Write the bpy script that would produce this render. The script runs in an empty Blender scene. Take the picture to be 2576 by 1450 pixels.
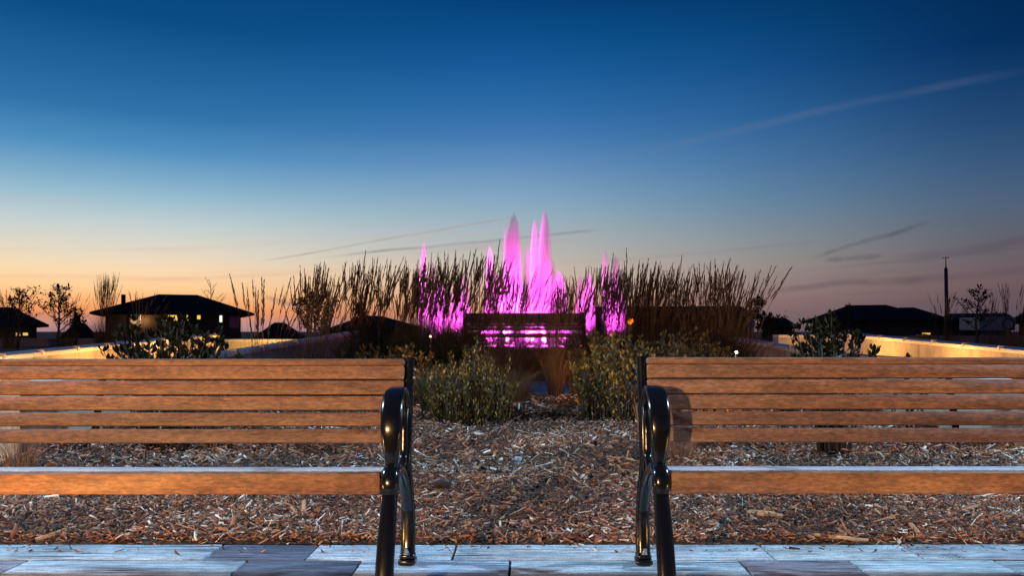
import bpy, bmesh, math, random
import numpy as np
from mathutils import Vector, Matrix, Euler

S = bpy.context.scene
C = S.collection
PI = math.pi
random.seed(7)
RNG = np.random.default_rng(7)

# ------------------------------------------------------------------ camera
EYE = 0.985
FPX = 2030.0          # focal length, for a 2576 wide picture
cam = bpy.data.objects.new('camera', bpy.data.cameras.new('camera'))
C.objects.link(cam)
S.camera = cam
cam.location = (0, 0, EYE)
cam.rotation_euler = (PI/2, 0, 0)
cam.data.sensor_width = 36
cam.data.lens = 36*FPX/2576
cam.data.shift_x = -34/2576
cam.data.shift_y = 110/2576
cam.data.clip_start = 0.05
cam.data.clip_end = 20000

def X(px, d): return (px-1322.0)/FPX*d
def Z(py, d): return EYE-(py-835.0)/FPX*d
def dirv(px, py):
    return Vector(((px-1322.0)/FPX, 1.0, (835.0-py)/FPX)).normalized()

def lin(c):
    out = []
    for v in c:
        v = v/255.0
        out.append(v/12.92 if v <= 0.04045 else ((v+0.055)/1.055)**2.4)
    return (out[0], out[1], out[2], 1.0)

# ------------------------------------------------------------------ world: dusk sky
W = bpy.data.worlds.new('World')
S.world = W
W.use_nodes = True
wt = W.node_tree
for nd in list(wt.nodes):
    wt.nodes.remove(nd)

def wn(t, **kw):
    nd = wt.nodes.new(t)
    for k, v in kw.items():
        setattr(nd, k, v)
    return nd
def wl(a, b): wt.links.new(a, b)
def wmath(op, a, b=None, c=None, clamp=False):
    nd = wn('ShaderNodeMath', operation=op, use_clamp=clamp)
    for i, v in enumerate((a, b, c)):
        if v is None: continue
        if isinstance(v, (int, float)): nd.inputs[i].default_value = v
        else: wl(v, nd.inputs[i])
    return nd.outputs[0]
def wstep(v, a, b):
    nd = wn('ShaderNodeMapRange', interpolation_type='SMOOTHSTEP')
    wl(v, nd.inputs['Value'])
    nd.inputs['From Min'].default_value = a
    nd.inputs['From Max'].default_value = b
    return nd.outputs['Result']
def wmix(f, a, b, blend='MIX'):
    nd = wn('ShaderNodeMix', data_type='RGBA', blend_type=blend)
    for i, v in ((0, f), (6, a), (7, b)):
        if isinstance(v, (int, float)): nd.inputs[i].default_value = v
        elif isinstance(v, tuple): nd.inputs[i].default_value = v
        else: wl(v, nd.inputs[i])
    return nd.outputs[2]
tc = wn('ShaderNodeTexCoord')
sep = wn('ShaderNodeSeparateXYZ')
wl(tc.outputs['Generated'], sep.inputs[0])
elev = wmath('DEGREES', wmath('ARCSINE', sep.outputs[2]))
az = wmath('ARCTAN2', sep.outputs[0], sep.outputs[1])
off = wmath('DEGREES', wmath('ARCCOSINE', wmath('COSINE', wmath('ADD', az, math.radians(35)))))
et = wmath('DIVIDE', elev, 40.0, clamp=True)

def sky_ramp(stops):
    nd = wn('ShaderNodeValToRGB')
    cr = nd.color_ramp
    cr.interpolation = 'LINEAR'
    stops = sorted(stops)
    while len(cr.elements) < len(stops): cr.elements.new(1.0)
    for el, (e, c) in zip(cr.elements, stops):
        el.position = min(1.0, e/40.0)
        el.color = lin(c)
    wl(et, nd.inputs[0])
    return nd.outputs[0]
RA = sky_ramp([(0, (165, 128, 138)), (.55, (196, 140, 132)), (1.2, (238, 148, 92)), (2.0, (250, 176, 112)), (2.8, (253, 203, 146)), (3.9, (247, 214, 172)),
               (5.1, (226, 214, 193)), (6.9, (192, 205, 206)), (8.6, (150, 186, 204)), (9.8, (122, 168, 198)), (11.6, (76, 140, 188)),
               (13.9, (44, 112, 166)), (16.1, (28, 98, 154)), (19.4, (4, 74, 130)), (26, (0, 58, 112)), (40, (0, 50, 102))])
RB = sky_ramp([(0, (166, 124, 126)), (1.2, (205, 140, 112)), (2.5, (218, 168, 136)), (4.0, (206, 184, 166)), (5.5, (186, 181, 174)), (8.0, (150, 174, 188)), (10, (122, 158, 190)),
               (11.7, (96, 140, 186)), (13.5, (66, 121, 176)), (15.5, (42, 106, 166)), (18, (20, 90, 152)), (20, (4, 78, 138)), (22.4, (0, 62, 118)), (28, (0, 52, 106)), (40, (0, 46, 98))])
RC = sky_ramp([(0, (112, 92, 100)), (1.8, (138, 112, 110)), (2.8, (150, 127, 121)), (4.6, (154, 145, 140)), (6.2, (136, 146, 152)), (9, (100, 134, 162)), (11.5, (72, 118, 162)),
               (14.5, (42, 98, 152)), (17.5, (18, 80, 138)), (20, (2, 68, 122)), (22.4, (0, 54, 104)), (28, (0, 46, 94)), (40, (0, 42, 92))])
RD = sky_ramp([(0, (84, 72, 84)), (1.1, (92, 78, 90)), (1.9, (102, 82, 88)), (3.0, (109, 87, 91)), (4.5, (104, 92, 100)), (6, (93, 95, 107)), (8.1, (74, 95, 121)), (10.5, (52, 84, 121)),
               (12.8, (32, 70, 112)), (15.1, (16, 58, 104)), (17.4, (1, 44, 90)), (20, (0, 40, 84)), (28, (0, 38, 82)), (40, (0, 38, 86))])
RE = sky_ramp([(0, (66, 70, 94)), (3, (76, 80, 106)), (8, (62, 84, 120)), (14, (36, 70, 116)), (22, (10, 54, 106)), (40, (0, 42, 92))])
skyc = wmix(wstep(off, 8, 37), RA, RB)
skyc = wmix(wstep(off, 32, 53), skyc, RC)
skyc = wmix(wstep(off, 46, 68), skyc, RD)
skyc = wmix(wstep(off, 70, 160), skyc, RE)

def streak(a, b, wpx, fade, color, strength, nscale=9.0, soft=(0.35, 0.65)):
    """a thin straight cloud or vapour trail along the great circle between two directions"""
    global skyc
    d1, d2 = dirv(*a), dirv(*b)
    n_ = d1.cross(d2).normalized()
    mid = (d1+d2).normalized()
    t_ = n_.cross(mid).normalized()
    half = abs(t_.dot(d2))
    def dot(vec):
        nd = wn('ShaderNodeVectorMath', operation='DOT_PRODUCT')
        wl(tc.outputs['Generated'], nd.inputs[0])
        nd.inputs[1].default_value = vec
        return nd.outputs['Value']
    noise = wn('ShaderNodeTexNoise')
    noise.inputs['Scale'].default_value = nscale
    noise.inputs['Detail'].default_value = 5
    wl(tc.outputs['Generated'], noise.inputs['Vector'])
    wob = wmath('MULTIPLY', wmath('SUBTRACT', noise.outputs[0], .5), wpx*2.4/FPX)
    dist = wmath('ABSOLUTE', wmath('ADD', dot(n_), wob))
    core = wstep(dist, wpx/FPX, wpx/FPX*0.1)
    al = dot(t_)
    m1 = wstep(al, -half, -half+fade*half)
    m2 = wstep(al, half, half-fade*0.5*half)
    fr = wmath('GREATER_THAN', dot(mid), 0.0)
    n2 = wn('ShaderNodeTexNoise')
    n2.inputs['Scale'].default_value = nscale*2.3
    n2.inputs['Detail'].default_value = 3
    wl(tc.outputs['Generated'], n2.inputs['Vector'])
    br = wstep(n2.outputs[0], *soft)
    f = wmath('MULTIPLY', wmath('MULTIPLY', core, wmath('MULTIPLY', m1, m2)), wmath('MULTIPLY', fr, strength*.85))
    f = wmath('MULTIPLY', f, wmath('MULTIPLY_ADD', br, .5, .5))
    skyc = wmix(f, skyc, lin(color))
streak((1180, 470), (2700, 148), 14, .9, (104, 118, 146), .22, 4.0)
streak((630, 662), (1330, 540), 4, .35, (168, 152, 152), .7)
streak((760, 652), (1540, 576), 5.5, .5, (134, 130, 140), .7)
streak((1000, 640), (1330, 600), 14, .6, (150, 155, 160), .35)
streak((2030, 652), (2350, 558), 8, .5, (72, 72, 86), .6, 14.0)
streak((2060, 660), (2230, 636), 11, .6, (74, 72, 84), .55, 16.0)
streak((2230, 662), (2700, 588), 18, .6, (84, 78, 90), .6)
streak((1850, 736), (2400, 690), 12, .7, (100, 82, 90), .6)
streak((2100, 720), (2700, 672), 12, .7, (90, 76, 88), .5)
streak((640, 738), (800, 786), 10, .6, (128, 112, 124), .7)
streak((-200, 690), (560, 706), 9, .6, (242, 190, 150), .6)
streak((-200, 786), (420, 802), 12, .5, (176, 120, 112), .75)
streak((250, 806), (760, 822), 14, .5, (190, 140, 136), .8)
# faint layered cirrus, drawn out along the horizon
mp = wn('ShaderNodeCombineXYZ')
wl(wmath('MULTIPLY_ADD', elev, 0.06, wmath('MULTIPLY', az, 2.2)), mp.inputs[0])
wl(wmath('MULTIPLY_ADD', az, -5.5, wmath('MULTIPLY', elev, 1.15)), mp.inputs[1])
cn = wn('ShaderNodeTexNoise')
cn.inputs['Scale'].default_value = 1.1
cn.inputs['Detail'].default_value = 6
cn.inputs['Roughness'].default_value = .55
wl(mp.outputs[0], cn.inputs['Vector'])
cl = wmath('MULTIPLY', wstep(cn.outputs[0], .52, .74), wmath('MULTIPLY', wstep(elev, 11, 2.5), .34))
skyc = wmix(cl, skyc, wmix(wstep(off, 25, 60), lin((214, 160, 138)), lin((86, 80, 96))))
hs = wn('ShaderNodeHueSaturation')
hs.inputs['Saturation'].default_value = .99
wl(skyc, hs.inputs['Color'])
bg = wn('ShaderNodeBackground')
wl(hs.outputs[0], bg.inputs[0])
bg.inputs[1].default_value = 1.04
wo = wn('ShaderNodeOutputWorld')
wl(bg.outputs[0], wo.inputs[0])

# the afterglow of the sun, already under the horizon at the left
sun = bpy.data.objects.new('sun', bpy.data.lights.new('sun', 'SUN'))
C.objects.link(sun)
sun.data.energy = 0.05
sun.data.color = (1.0, .62, .36)
sun.data.angle = math.radians(20)
sun.rotation_euler = Vector((-math.sin(math.radians(35)), math.cos(math.radians(35)), .05)).to_track_quat('Z', 'Y').to_euler()

S.view_settings.view_transform = 'Standard'
S.view_settings.look = 'None'
S.view_settings.exposure = 0
S.view_settings.gamma = 1
S.view_settings.use_curve_mapping = False
S.render.engine = 'CYCLES'
S.cycles.use_denoising = True
S.cycles.max_bounces = 6
S.cycles.transparent_max_bounces = 24
S.cycles.volume_bounces = 0
S.cycles.sample_clamp_indirect = 4

# ------------------------------------------------------------------ helpers
def tag(o, label=None, cat=None, group=None, kind=None):
    if label: o['label'] = label
    if cat: o['category'] = cat
    if group: o['group'] = group
    if kind: o['kind'] = kind
    return o
def empty(name, loc=(0, 0, 0), rz=0.0):
    o = bpy.data.objects.new(name, None)
    C.objects.link(o)
    o.location = loc
    o.rotation_euler = (0, 0, rz)
    o.empty_display_size = .1
    return o
def link(name, me, parent=None):
    o = bpy.data.objects.new(name, me)
    C.objects.link(o)
    if parent is not None: o.parent = parent
    return o

class MB:
    """collects polygons for one mesh"""
    def __init__(s):
        s.v = []; s.f = []
    def add(s, vs, fs):
        b = len(s.v)
        s.v.extend([tuple(p) for p in vs])
        s.f.extend([tuple(i+b for i in f) for f in fs])
        return s
    def box(s, c, size, bev=0.0, rot=None):
        x, y, z = size[0]/2, size[1]/2, size[2]/2
        if bev <= 0:
            vs = [(-x,-y,-z),(x,-y,-z),(x,y,-z),(-x,y,-z),(-x,-y,z),(x,-y,z),(x,y,z),(-x,y,z)]
            fs = [(0,3,2,1),(4,5,6,7),(0,1,5,4),(1,2,6,5),(2,3,7,6),(3,0,4,7)]
        else:
            bm = bmesh.new()
            bmesh.ops.create_cube(bm, size=1.0)
            for v in bm.verts: v.co = Vector((v.co.x*2*x, v.co.y*2*y, v.co.z*2*z))
            bmesh.ops.bevel(bm, geom=bm.edges[:], offset=bev, segments=2, profile=.5, affect='EDGES')
            bm.verts.index_update()
            vs = [v.co.copy() for v in bm.verts]
            fs = [tuple(v.index for v in f.verts) for f in bm.faces]
            bm.free()
        M = (rot if rot is not None else Matrix.Identity(3))
        c = Vector(c)
        return s.add([M @ Vector(v)+c for v in vs], fs)
    def prism(s, poly, x0, x1):
        """polygon in the YZ plane pulled along X"""
        n = len(poly)
        vs = [(x0, p[0], p[1]) for p in poly]+[(x1, p[0], p[1]) for p in poly]
        fs = [tuple(range(n)), tuple(range(2*n-1, n-1, -1))]
        fs += [(i, n+i, n+(i+1) % n, (i+1) % n) for i in range(n)]
        return s.add(vs, fs)
    def tube(s, pts, rads, seg=8, cap=True):
        pts = [Vector(p) for p in pts]
        vs = []; fs = []
        up = Vector((.13, .31, .94)).normalized()
        for i, p in enumerate(pts):
            t = (pts[min(i+1, len(pts)-1)]-pts[max(i-1, 0)]).normalized()
            a = t.cross(up)
            if a.length < 1e-3: a = t.cross(Vector((1, 0, 0)))
            a.normalize(); b = t.cross(a)
            r = rads[i] if hasattr(rads, '__len__') else rads
            for k in range(seg):
                an = 2*PI*k/seg
                vs.append(p+(a*math.cos(an)+b*math.sin(an))*r)
        for i in range(len(pts)-1):
            for k in range(seg):
                k2 = (k+1) % seg
                fs.append((i*seg+k, i*seg+k2, (i+1)*seg+k2, (i+1)*seg+k))
        if cap:
            fs.append(tuple(range(seg-1, -1, -1)))
            fs.append(tuple(range((len(pts)-1)*seg, len(pts)*seg)))
        return s.add(vs, fs)
    def lathe(s, prof, c=(0, 0, 0), seg=16):
        vs = []; fs = []
        for r, z in prof:
            for k in range(seg):
                a = 2*PI*k/seg
                vs.append((c[0]+r*math.cos(a), c[1]+r*math.sin(a), c[2]+z))
        for i in range(len(prof)-1):
            for k in range(seg):
                k2 = (k+1) % seg
                fs.append((i*seg+k, i*seg+k2, (i+1)*seg+k2, (i+1)*seg+k))
        fs.append(tuple(range(seg-1, -1, -1)))
        fs.append(tuple(range((len(prof)-1)*seg, len(prof)*seg)))
        return s.add(vs, fs)
    def mesh(s, name, m, smooth=False):
        me = bpy.data.meshes.new(name)
        me.from_pydata([tuple(v) for v in s.v], [], s.f)
        if m is not None: me.materials.append(m)
        if smooth:
            me.polygons.foreach_set('use_smooth', [True]*len(me.polygons))
        me.update()
        return me
    def build(s, name, m, parent=None, smooth=False, auto=None):
        me = s.mesh(name, m, smooth or auto is not None)
        if auto is not None:
            try: me.set_sharp_from_angle(angle=math.radians(auto))
            except Exception: pass
        return link(name, me, parent)

def np_mesh(name, V, F, m, tone=None, smooth=False):
    """V (n,3), F (k,4) or (k,3) arrays; tone: per-vertex float"""
    me = bpy.data.meshes.new(name)
    n, k, w = len(V), len(F), F.shape[1]
    me.vertices.add(n)
    me.vertices.foreach_set('co', np.ascontiguousarray(V, dtype=np.float32).ravel())
    me.loops.add(k*w)
    me.loops.foreach_set('vertex_index', np.ascontiguousarray(F, dtype=np.int32).ravel())
    me.polygons.add(k)
    me.polygons.foreach_set('loop_start', np.arange(0, k*w, w, dtype=np.int32))
    if smooth: me.polygons.foreach_set('use_smooth', np.ones(k, dtype=bool))
    if tone is not None:
        at = me.attributes.new('tone', 'FLOAT', 'POINT')
        at.data.foreach_set('value', np.ascontiguousarray(tone, dtype=np.float32))
    me.materials.append(m)
    me.update(calc_edges=True)
    me.validate()
    return me

def copy_tree(o, parent=None, label=None):
    c = o.copy()
    C.objects.link(c)
    c.parent = parent
    for ch in list(o.children): copy_tree(ch, c)
    return c

def catmull(pts, n=6):
    P = np.array(pts, dtype=float)
    P = np.vstack([2*P[0]-P[1], P, 2*P[-1]-P[-2]])
    out = []
    for i in range(1, len(P)-2):
        for t in np.linspace(0, 1, n, endpoint=False):
            a, b, c, d = P[i-1], P[i], P[i+1], P[i+2]
            out.append(.5*((2*b)+(-a+c)*t+(2*a-5*b+4*c-d)*t*t+(-a+3*b-3*c+d)*t**3))
    out.append(P[-2])
    return np.array(out)

# ------------------------------------------------------------------ materials
def mat(name, base=(.5, .5, .5), rough=.6, metal=0.0, spec=None, emit=None, estr=0.0, coat=0.0):
    m = bpy.data.materials.new(name)
    m.use_nodes = True
    b = m.node_tree.nodes['Principled BSDF']
    b.inputs['Base Color'].default_value = (*base[:3], 1)
    b.inputs['Roughness'].default_value = rough
    b.inputs['Metallic'].default_value = metal
    if spec is not None: b.inputs['Specular IOR Level'].default_value = spec
    if coat: b.inputs['Coat Weight'].default_value = coat; b.inputs['Coat Roughness'].default_value = .12
    if emit is not None:
        b.inputs['Emission Color'].default_value = (*emit, 1)
        b.inputs['Emission Strength'].default_value = estr
    return m
class NT:
    def __init__(s, m):
        s.t = m.node_tree; s.b = s.t.nodes['Principled BSDF']
    def n(s, t, **kw):
        nd = s.t.nodes.new(t)
        for k, v in kw.items(): setattr(nd, k, v)
        return nd
    def l(s, a, b): s.t.links.new(a, b)
    def noise(s, vec, scale, detail=4, rough=.5, dist=0.0):
        nd = s.n('ShaderNodeTexNoise')
        nd.inputs['Scale'].default_value = scale
        nd.inputs['Detail'].default_value = detail
        nd.inputs['Roughness'].default_value = rough
        nd.inputs['Distortion'].default_value = dist
        s.l(vec, nd.inputs['Vector'])
        return nd.outputs[0]
    def mapping(s, scale, src='Object', rand=False):
        t = s.n('ShaderNodeTexCoord')
        mp = s.n('ShaderNodeMapping')
        mp.inputs['Scale'].default_value = scale
        s.l(t.outputs[src], mp.inputs[0])
        if rand:
            oi = s.n('ShaderNodeObjectInfo')
            cb = s.n('ShaderNodeMath', operation='MULTIPLY')
            s.l(oi.outputs['Random'], cb.inputs[0]); cb.inputs[1].default_value = 57.0
            s.l(cb.outputs[0], mp.inputs['Location'])
        return mp.outputs[0]
    def ramp(s, fac, stops, interp='LINEAR'):
        nd = s.n('ShaderNodeValToRGB')
        nd.color_ramp.interpolation = interp
        while len(nd.color_ramp.elements) < len(stops): nd.color_ramp.elements.new(1.0)
        for el, (p, c) in zip(nd.color_ramp.elements, stops):
            el.position = p
            el.color = (*c[:3], 1) if len(c) >= 3 else (c[0],)*3+(1,)
        s.l(fac, nd.inputs[0])
        return nd.outputs[0]
    def mix(s, f, a, b, blend='MIX'):
        nd = s.n('ShaderNodeMix', data_type='RGBA', blend_type=blend)
        for i, v in ((0, f), (6, a), (7, b)):
            if isinstance(v, (int, float)): nd.inputs[i].default_value = v
            elif isinstance(v, tuple): nd.inputs[i].default_value = (*v[:3], 1)
            else: s.l(v, nd.inputs[i])
        return nd.outputs[2]
    def bump(s, h, strength=.3, dist=.002):
        nd = s.n('ShaderNodeBump')
        nd.inputs['Strength'].default_value = strength
        nd.inputs['Distance'].default_value = dist
        s.l(h, nd.inputs['Height'])
        s.l(nd.outputs[0], s.b.inputs['Normal'])
    def color(s, c): s.l(c, s.b.inputs['Base Color'])

def wood_mat(name, dark, midc, light, rough=.45):
    m = mat(name, midc, rough)
    k = NT(m)
    oi = k.n('ShaderNodeObjectInfo')
    g = k.noise(k.mapping((2.6, 30.0, 30.0), rand=True), 2.2, 6, .68, .8)
    speck = k.noise(k.mapping((34.0, 120.0, 120.0), rand=True), 1.0, 4, .75)
    blot = k.noise(k.mapping((3.4, 8.0, 8.0), rand=True), 1.5, 4, .6, .5)
    c = k.ramp(g, [(.25, dark), (.5, midc), (.75, light)])
    c = k.mix(.85, c, k.ramp(speck, [(.36, (.48, .45, .44)), (.5, (.92, .92, .92)), (.64, (1.42, 1.40, 1.38))]), 'MULTIPLY')
    c = k.mix(.75, c, k.ramp(blot, [(.3, (.50, .46, .46)), (.52, (1, 1, 1)), (.75, (1.12, 1.08, 1.02))]), 'MULTIPLY')
    c = k.mix(.8, c, k.ramp(oi.outputs['Random'], [(0, (.80, .78, .78)), (.5, (1, 1, 1)), (1, (1.16, 1.20, 1.22))]), 'MULTIPLY')
    c = k.mix(1.0, c, oi.outputs['Color'], 'MULTIPLY')
    k.color(c)
    k.bump(speck, .4, .0015)
    return m
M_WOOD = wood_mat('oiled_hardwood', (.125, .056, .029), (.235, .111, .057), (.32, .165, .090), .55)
M_SEAT_SHEEN = wood_mat('seat_wood_sky_sheen', (.34, .30, .31), (.50, .45, .46), (.62, .57, .58), .45)  # pale lilac tone paints the sky's glare onto the seat tops
M_IRON = mat('black_cast_iron', (.004, .004, .005), .19, 0, .42)
k = NT(M_IRON); k.bump(k.noise(k.mapping((1, 1, 1)), 70, 3), .05, .0006)
M_STEEL = mat('bright_bolt', (.55, .53, .5), .25, 1.0)

def paver_mat():
    m = mat('board_marked_concrete', (.5, .5, .5), .42)
    k = NT(m)
    oi = k.n('ShaderNodeObjectInfo')
    blot = k.noise(k.mapping((1.3, 3.5, 2), rand=True), 2.0, 5, .6)
    grain = k.noise(k.mapping((2.2, 46.0, 8.0), rand=True), 2.0, 6, .62, .4)
    crack = k.noise(k.mapping((.9, 28.0, 8.0), rand=True), 1.6, 4, .6, .3)
    spk = k.noise(k.mapping((1, 1, 1)), 170, 3, .7)
    c = k.mix(k.ramp(blot, [(.3, (.55,)*3), (.65, (1.12,)*3)]), (0, 0, 0), oi.outputs['Color'])
    c = k.mix(1.0, c, k.ramp(grain, [(.30, (.26, .26, .30)), (.5, (.88, .88, .90)), (.68, (1.2, 1.2, 1.2))]), 'MULTIPLY')
    c = k.mix(.9, c, k.ramp(crack, [(.37, (.10, .09, .10)), (.405, (1, 1, 1))]), 'MULTIPLY')
    c = k.mix(.8, c, k.ramp(spk, [(.36, (.5,)*3), (.62, (1.3,)*3)]), 'MULTIPLY')
    mid = k.noise(k.mapping((9, 22, 9), rand=True), 1.5, 5, .7)
    c = k.mix(.8, c, k.ramp(mid, [(.3, (.5, .5, .54)), (.55, (1.05, 1.05, 1.05)), (.75, (1.25, 1.22, 1.2))]), 'MULTIPLY')
    k.color(c)
    k.bump(grain, .8, .005)
    return m
M_PAVER = paver_mat()
M_JOINT = mat('joint_soil', (.035, .026, .02), .95)
def soil_mat():
    m = mat('mulch_soil', (.05, .03, .02), .95)
    k = NT(m)
    a = k.noise(k.mapping((1, 1, 1)), 42, 6, .7)
    b = k.noise(k.mapping((1, 1, 1)), 9, 4, .6)
    c = k.ramp(a, [(.3, (.014, .009, .007)), (.48, (.06, .032, .02)), (.58, (.13, .07, .042)), (.68, (.26, .19, .14)), (.75, (.4, .34, .29))])
    k.color(k.mix(.6, c, k.ramp(b, [(.3, (.5,)*3), (.7, (1.2,)*3)]), 'MULTIPLY'))
    k.bump(a, 1.0, .03)
    return m
M_SOIL = soil_mat()
def chip_mat(name='bark_chips'):
    m = mat(name, (.2, .1, .06), .75)
    k = NT(m)
    at = k.n('ShaderNodeAttribute', attribute_name='tone')
    c = k.ramp(at.outputs['Fac'], [(0, (.022, .011, .008)), (.28, (.085, .032, .019)), (.45, (.23, .076, .032)), (.62, (.36, .14, .058)),
                                   (.76, (.40, .215, .115)), (.86, (.36, .28, .25)), (.93, (.56, .47, .40)), (1, (.76, .69, .63))])
    g = k.noise(k.mapping((1, 1, 1)), 160, 3, .6)
    k.color(k.mix(.6, c, k.ramp(g, [(.3, (.55,)*3), (.65, (1.2,)*3)]), 'MULTIPLY'))
    return m
M_CHIP = chip_mat()
def ground_mat(name, a, b, sc, rough=.9):
    m = mat(name, a, rough)
    k = NT(m)
    n = k.noise(k.mapping((1, 1, 1)), sc, 6, .65)
    k.color(k.ramp(n, [(.3, a), (.7, b)]))
    k.bump(n, .6, .02)
    return m
M_LAWN = ground_mat('dark_lawn', (.014, .016, .008), (.03, .032, .014), 6)
M_PATH = ground_mat('grey_paving', (.20, .195, .19), (.32, .31, .30), 7, .55)
M_WALL = ground_mat('cast_concrete', (.40, .35, .28), (.54, .48, .39), 5, .8)
k = NT(M_WALL)
_st = k.noise(k.mapping((3.0, 3.0, .5)), 2.3, 5, .65)
_old = k.b.inputs['Base Color'].links[0].from_socket
k.color(k.mix(.55, _old, k.ramp(_st, [(.34, (.42, .36, .30)), (.5, (1, 1, 1))]), 'MULTIPLY'))
M_COPE = ground_mat('pale_coping_stone', (.55, .54, .53), (.70, .69, .67), 9, .5)
M_CLIP = mat('brushed_metal_clip', (.42, .40, .37), .6, 1.0)
M_ROOF = ground_mat('dark_roof_shingles', (.012, .009, .008), (.022, .017, .015), 3, .95)
M_ROOF.node_tree.nodes['Principled BSDF'].inputs['Specular IOR Level'].default_value = .12
M_HWALL = ground_mat('dark_brown_siding', (.035, .022, .018), (.05, .032, .026), 2, .85)
M_TRIM = mat('dim_white_trim', (.22, .2, .19), .6)
M_YWIN = mat('lit_window_glass', (.4, .3, .1), .4, emit=(1.0, .56, .10), estr=1.1)
M_WWIN = mat('white_lit_window', (.5, .5, .5), .4, emit=(1.0, .93, .82), estr=1.4)
M_DGLASS = mat('dark_window_glass', (.012, .013, .018), .12)
M_BARK = ground_mat('dark_bark', (.022, .014, .010), (.05, .032, .022), 30, .9)
M_TWIG = ground_mat('orange_brown_stem', (.14, .06, .026), (.24, .11, .05), 30, .8)

def leafy(name, stops, rough=.5, trans=.25):
    m = mat(name, stops[0][1], rough)
    k = NT(m)
    at = k.n('ShaderNodeAttribute', attribute_name='tone')
    oi = k.n('ShaderNodeObjectInfo')
    ad = k.n('ShaderNodeMath', operation='ADD'); k.l(at.outputs['Fac'], ad.inputs[0])
    sc = k.n('ShaderNodeMath', operation='MULTIPLY'); k.l(oi.outputs['Random'], sc.inputs[0]); sc.inputs[1].default_value = .25
    k.l(sc.outputs[0], ad.inputs[1])
    c = k.ramp(ad.outputs[0], stops)
    k.color(c)
    if trans > 0:
        tr = k.n('ShaderNodeBsdfTranslucent')
        k.l(c, tr.inputs[0])
        mx = k.n('ShaderNodeMixShader'); mx.inputs[0].default_value = trans
        k.l(k.b.outputs[0], mx.inputs[1]); k.l(tr.outputs[0], mx.inputs[2])
        k.l(mx.outputs[0], k.t.nodes['Material Output'].inputs[0])
    return m
M_GRASS = leafy('dry_reed_grass', [(0, (.030, .018, .010)), (.5, (.070, .040, .018)), (.8, (.11, .062, .026)), (1.2, (.15, .085, .035))], .7, .2)
M_STRAW = leafy('straw_grass', [(0, (.10, .042, .018)), (.5, (.22, .10, .042)), (1.2, (.36, .18, .08))], .75, .2)
M_PLUME = leafy('brown_seed_plumes', [(0, (.06, .034, .021)), (.6, (.115, .066, .040)), (1, (.17, .10, .062))], .85, .2)
M_GREENG = leafy('green_fine_grass', [(0, (.016, .022, .008)), (.5, (.045, .052, .018)), (1, (.085, .085, .03))], .6, .25)
M_GOLD = leafy('golden_green_leaf', [(0, (.026, .017, .004)), (.4, (.13, .072, .008)), (.8, (.32, .165, .012)), (1.2, (.50, .28, .025))], .5, .25)
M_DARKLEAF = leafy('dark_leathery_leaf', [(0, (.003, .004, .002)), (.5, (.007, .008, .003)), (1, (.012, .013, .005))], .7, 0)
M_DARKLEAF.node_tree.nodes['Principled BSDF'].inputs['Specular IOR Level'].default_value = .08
M_MIDLEAF = leafy('olive_leaf', [(0, (.018, .013, .004)), (.5, (.075, .046, .007)), (1, (.19, .112, .013))], .5, .2)
M_REDST = leafy('reddish_stem', [(0, (.075, .030, .016)), (.6, (.16, .065, .032)), (1, (.24, .12, .06))], .8, .1)
M_YLEAF = leafy('yellow_leaf', [(0, (.22, .15, .02)), (1, (.42, .32, .04))], .5, .25)

# ------------------------------------------------------------------ ground
PE = 3.74     # paving edge
SL = 0.034
def sstep(a, b, x):
    t = min(1, max(0, (x-a)/(b-a)))
    return t*t*(3-2*t)
def gz(x, y):
    c = min(.55, max(0, SL*(y-PE)))*(1-sstep(46, 60, y))
    s = .60*sstep(5.6, 6.6, y)*(1-sstep(46, 60, y))
    t = sstep(6.3, 6.5, abs(x))
    return c*(1-t)+s*t
def sheet(name, xs, ys, zoff, m, fn=None):
    v = []; f = []
    for y in ys:
        for x in xs:
            v.append((x, y, (fn(x, y) if fn else gz(x, y))+zoff))
    n = len(xs)
    for j in range(len(ys)-1):
        for i in range(n-1):
            f.append((j*n+i, j*n+i+1, (j+1)*n+i+1, (j+1)*n+i))
    o = MB(); o.v = v; o.f = f
    return o.build(name, m, None, True)
xs = [-6000, -800, -200, -80, -40, -25, -16, -10, -7, -6.5, -6.4, -6.3, -3.9, -2, 0, 2, 3.9, 6.3, 6.4, 6.5, 7, 10, 16, 25, 40, 80, 200, 800, 6000]
ys = [-300, -40, -10, 0, 2, 3.74, 5, 5.6, 6, 6.3, 6.6, 8, 10, 12, 14, 17, 19.9, 25, 35, 46, 48, 50, 53, 56, 60, 80, 150, 400, 1500, 9000]
tag(sheet('ground', xs, ys, -.06, M_LAWN), 'dark ground and lawn running to the horizon', kind='structure')
def stepx(a, b, s): return list(np.linspace(a, b, max(2, int(round((b-a)/s))+1)))
def bumpy(x, y):
    e = .012*math.sin(x*3.1+y*1.7)+.010*math.sin(x*7.3-y*5.1+1)+.007*math.sin(13*x+2)*math.sin(11*y)
    return gz(x, y)+e*min(1, max(0, (y-PE)*2.5))
bed = sheet('mulch_bed', stepx(-3.72, 3.72, .12), stepx(PE, 9.9, .12), 0, M_SOIL, bumpy)
tag(bed, 'bark mulch planting bed behind the benches', kind='structure')
bed2 = sheet('rear_bed', stepx(-3.72, 3.72, .3), stepx(11.5, 19.0, .4), 0, M_SOIL)
tag(bed2, 'planting bed beyond the cross path', kind='structure')
for s in (-1, 1):
    o = sheet('walkway', sorted([s*3.99, s*5.1, s*6.2]), [PE, 6, 10, 15, 17, 19.9, 24], 0, M_PATH)
    tag(o, 'pale paved walkway between two seat walls at the %s' % ('left' if s < 0 else 'right'), kind='structure')
o = sheet('plaza', [-6, -3, 0, 3, 6], [19.0, 20, 22, 24], .004, M_PATH)
tag(o, 'paved plaza under the fountain', kind='structure')

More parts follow.
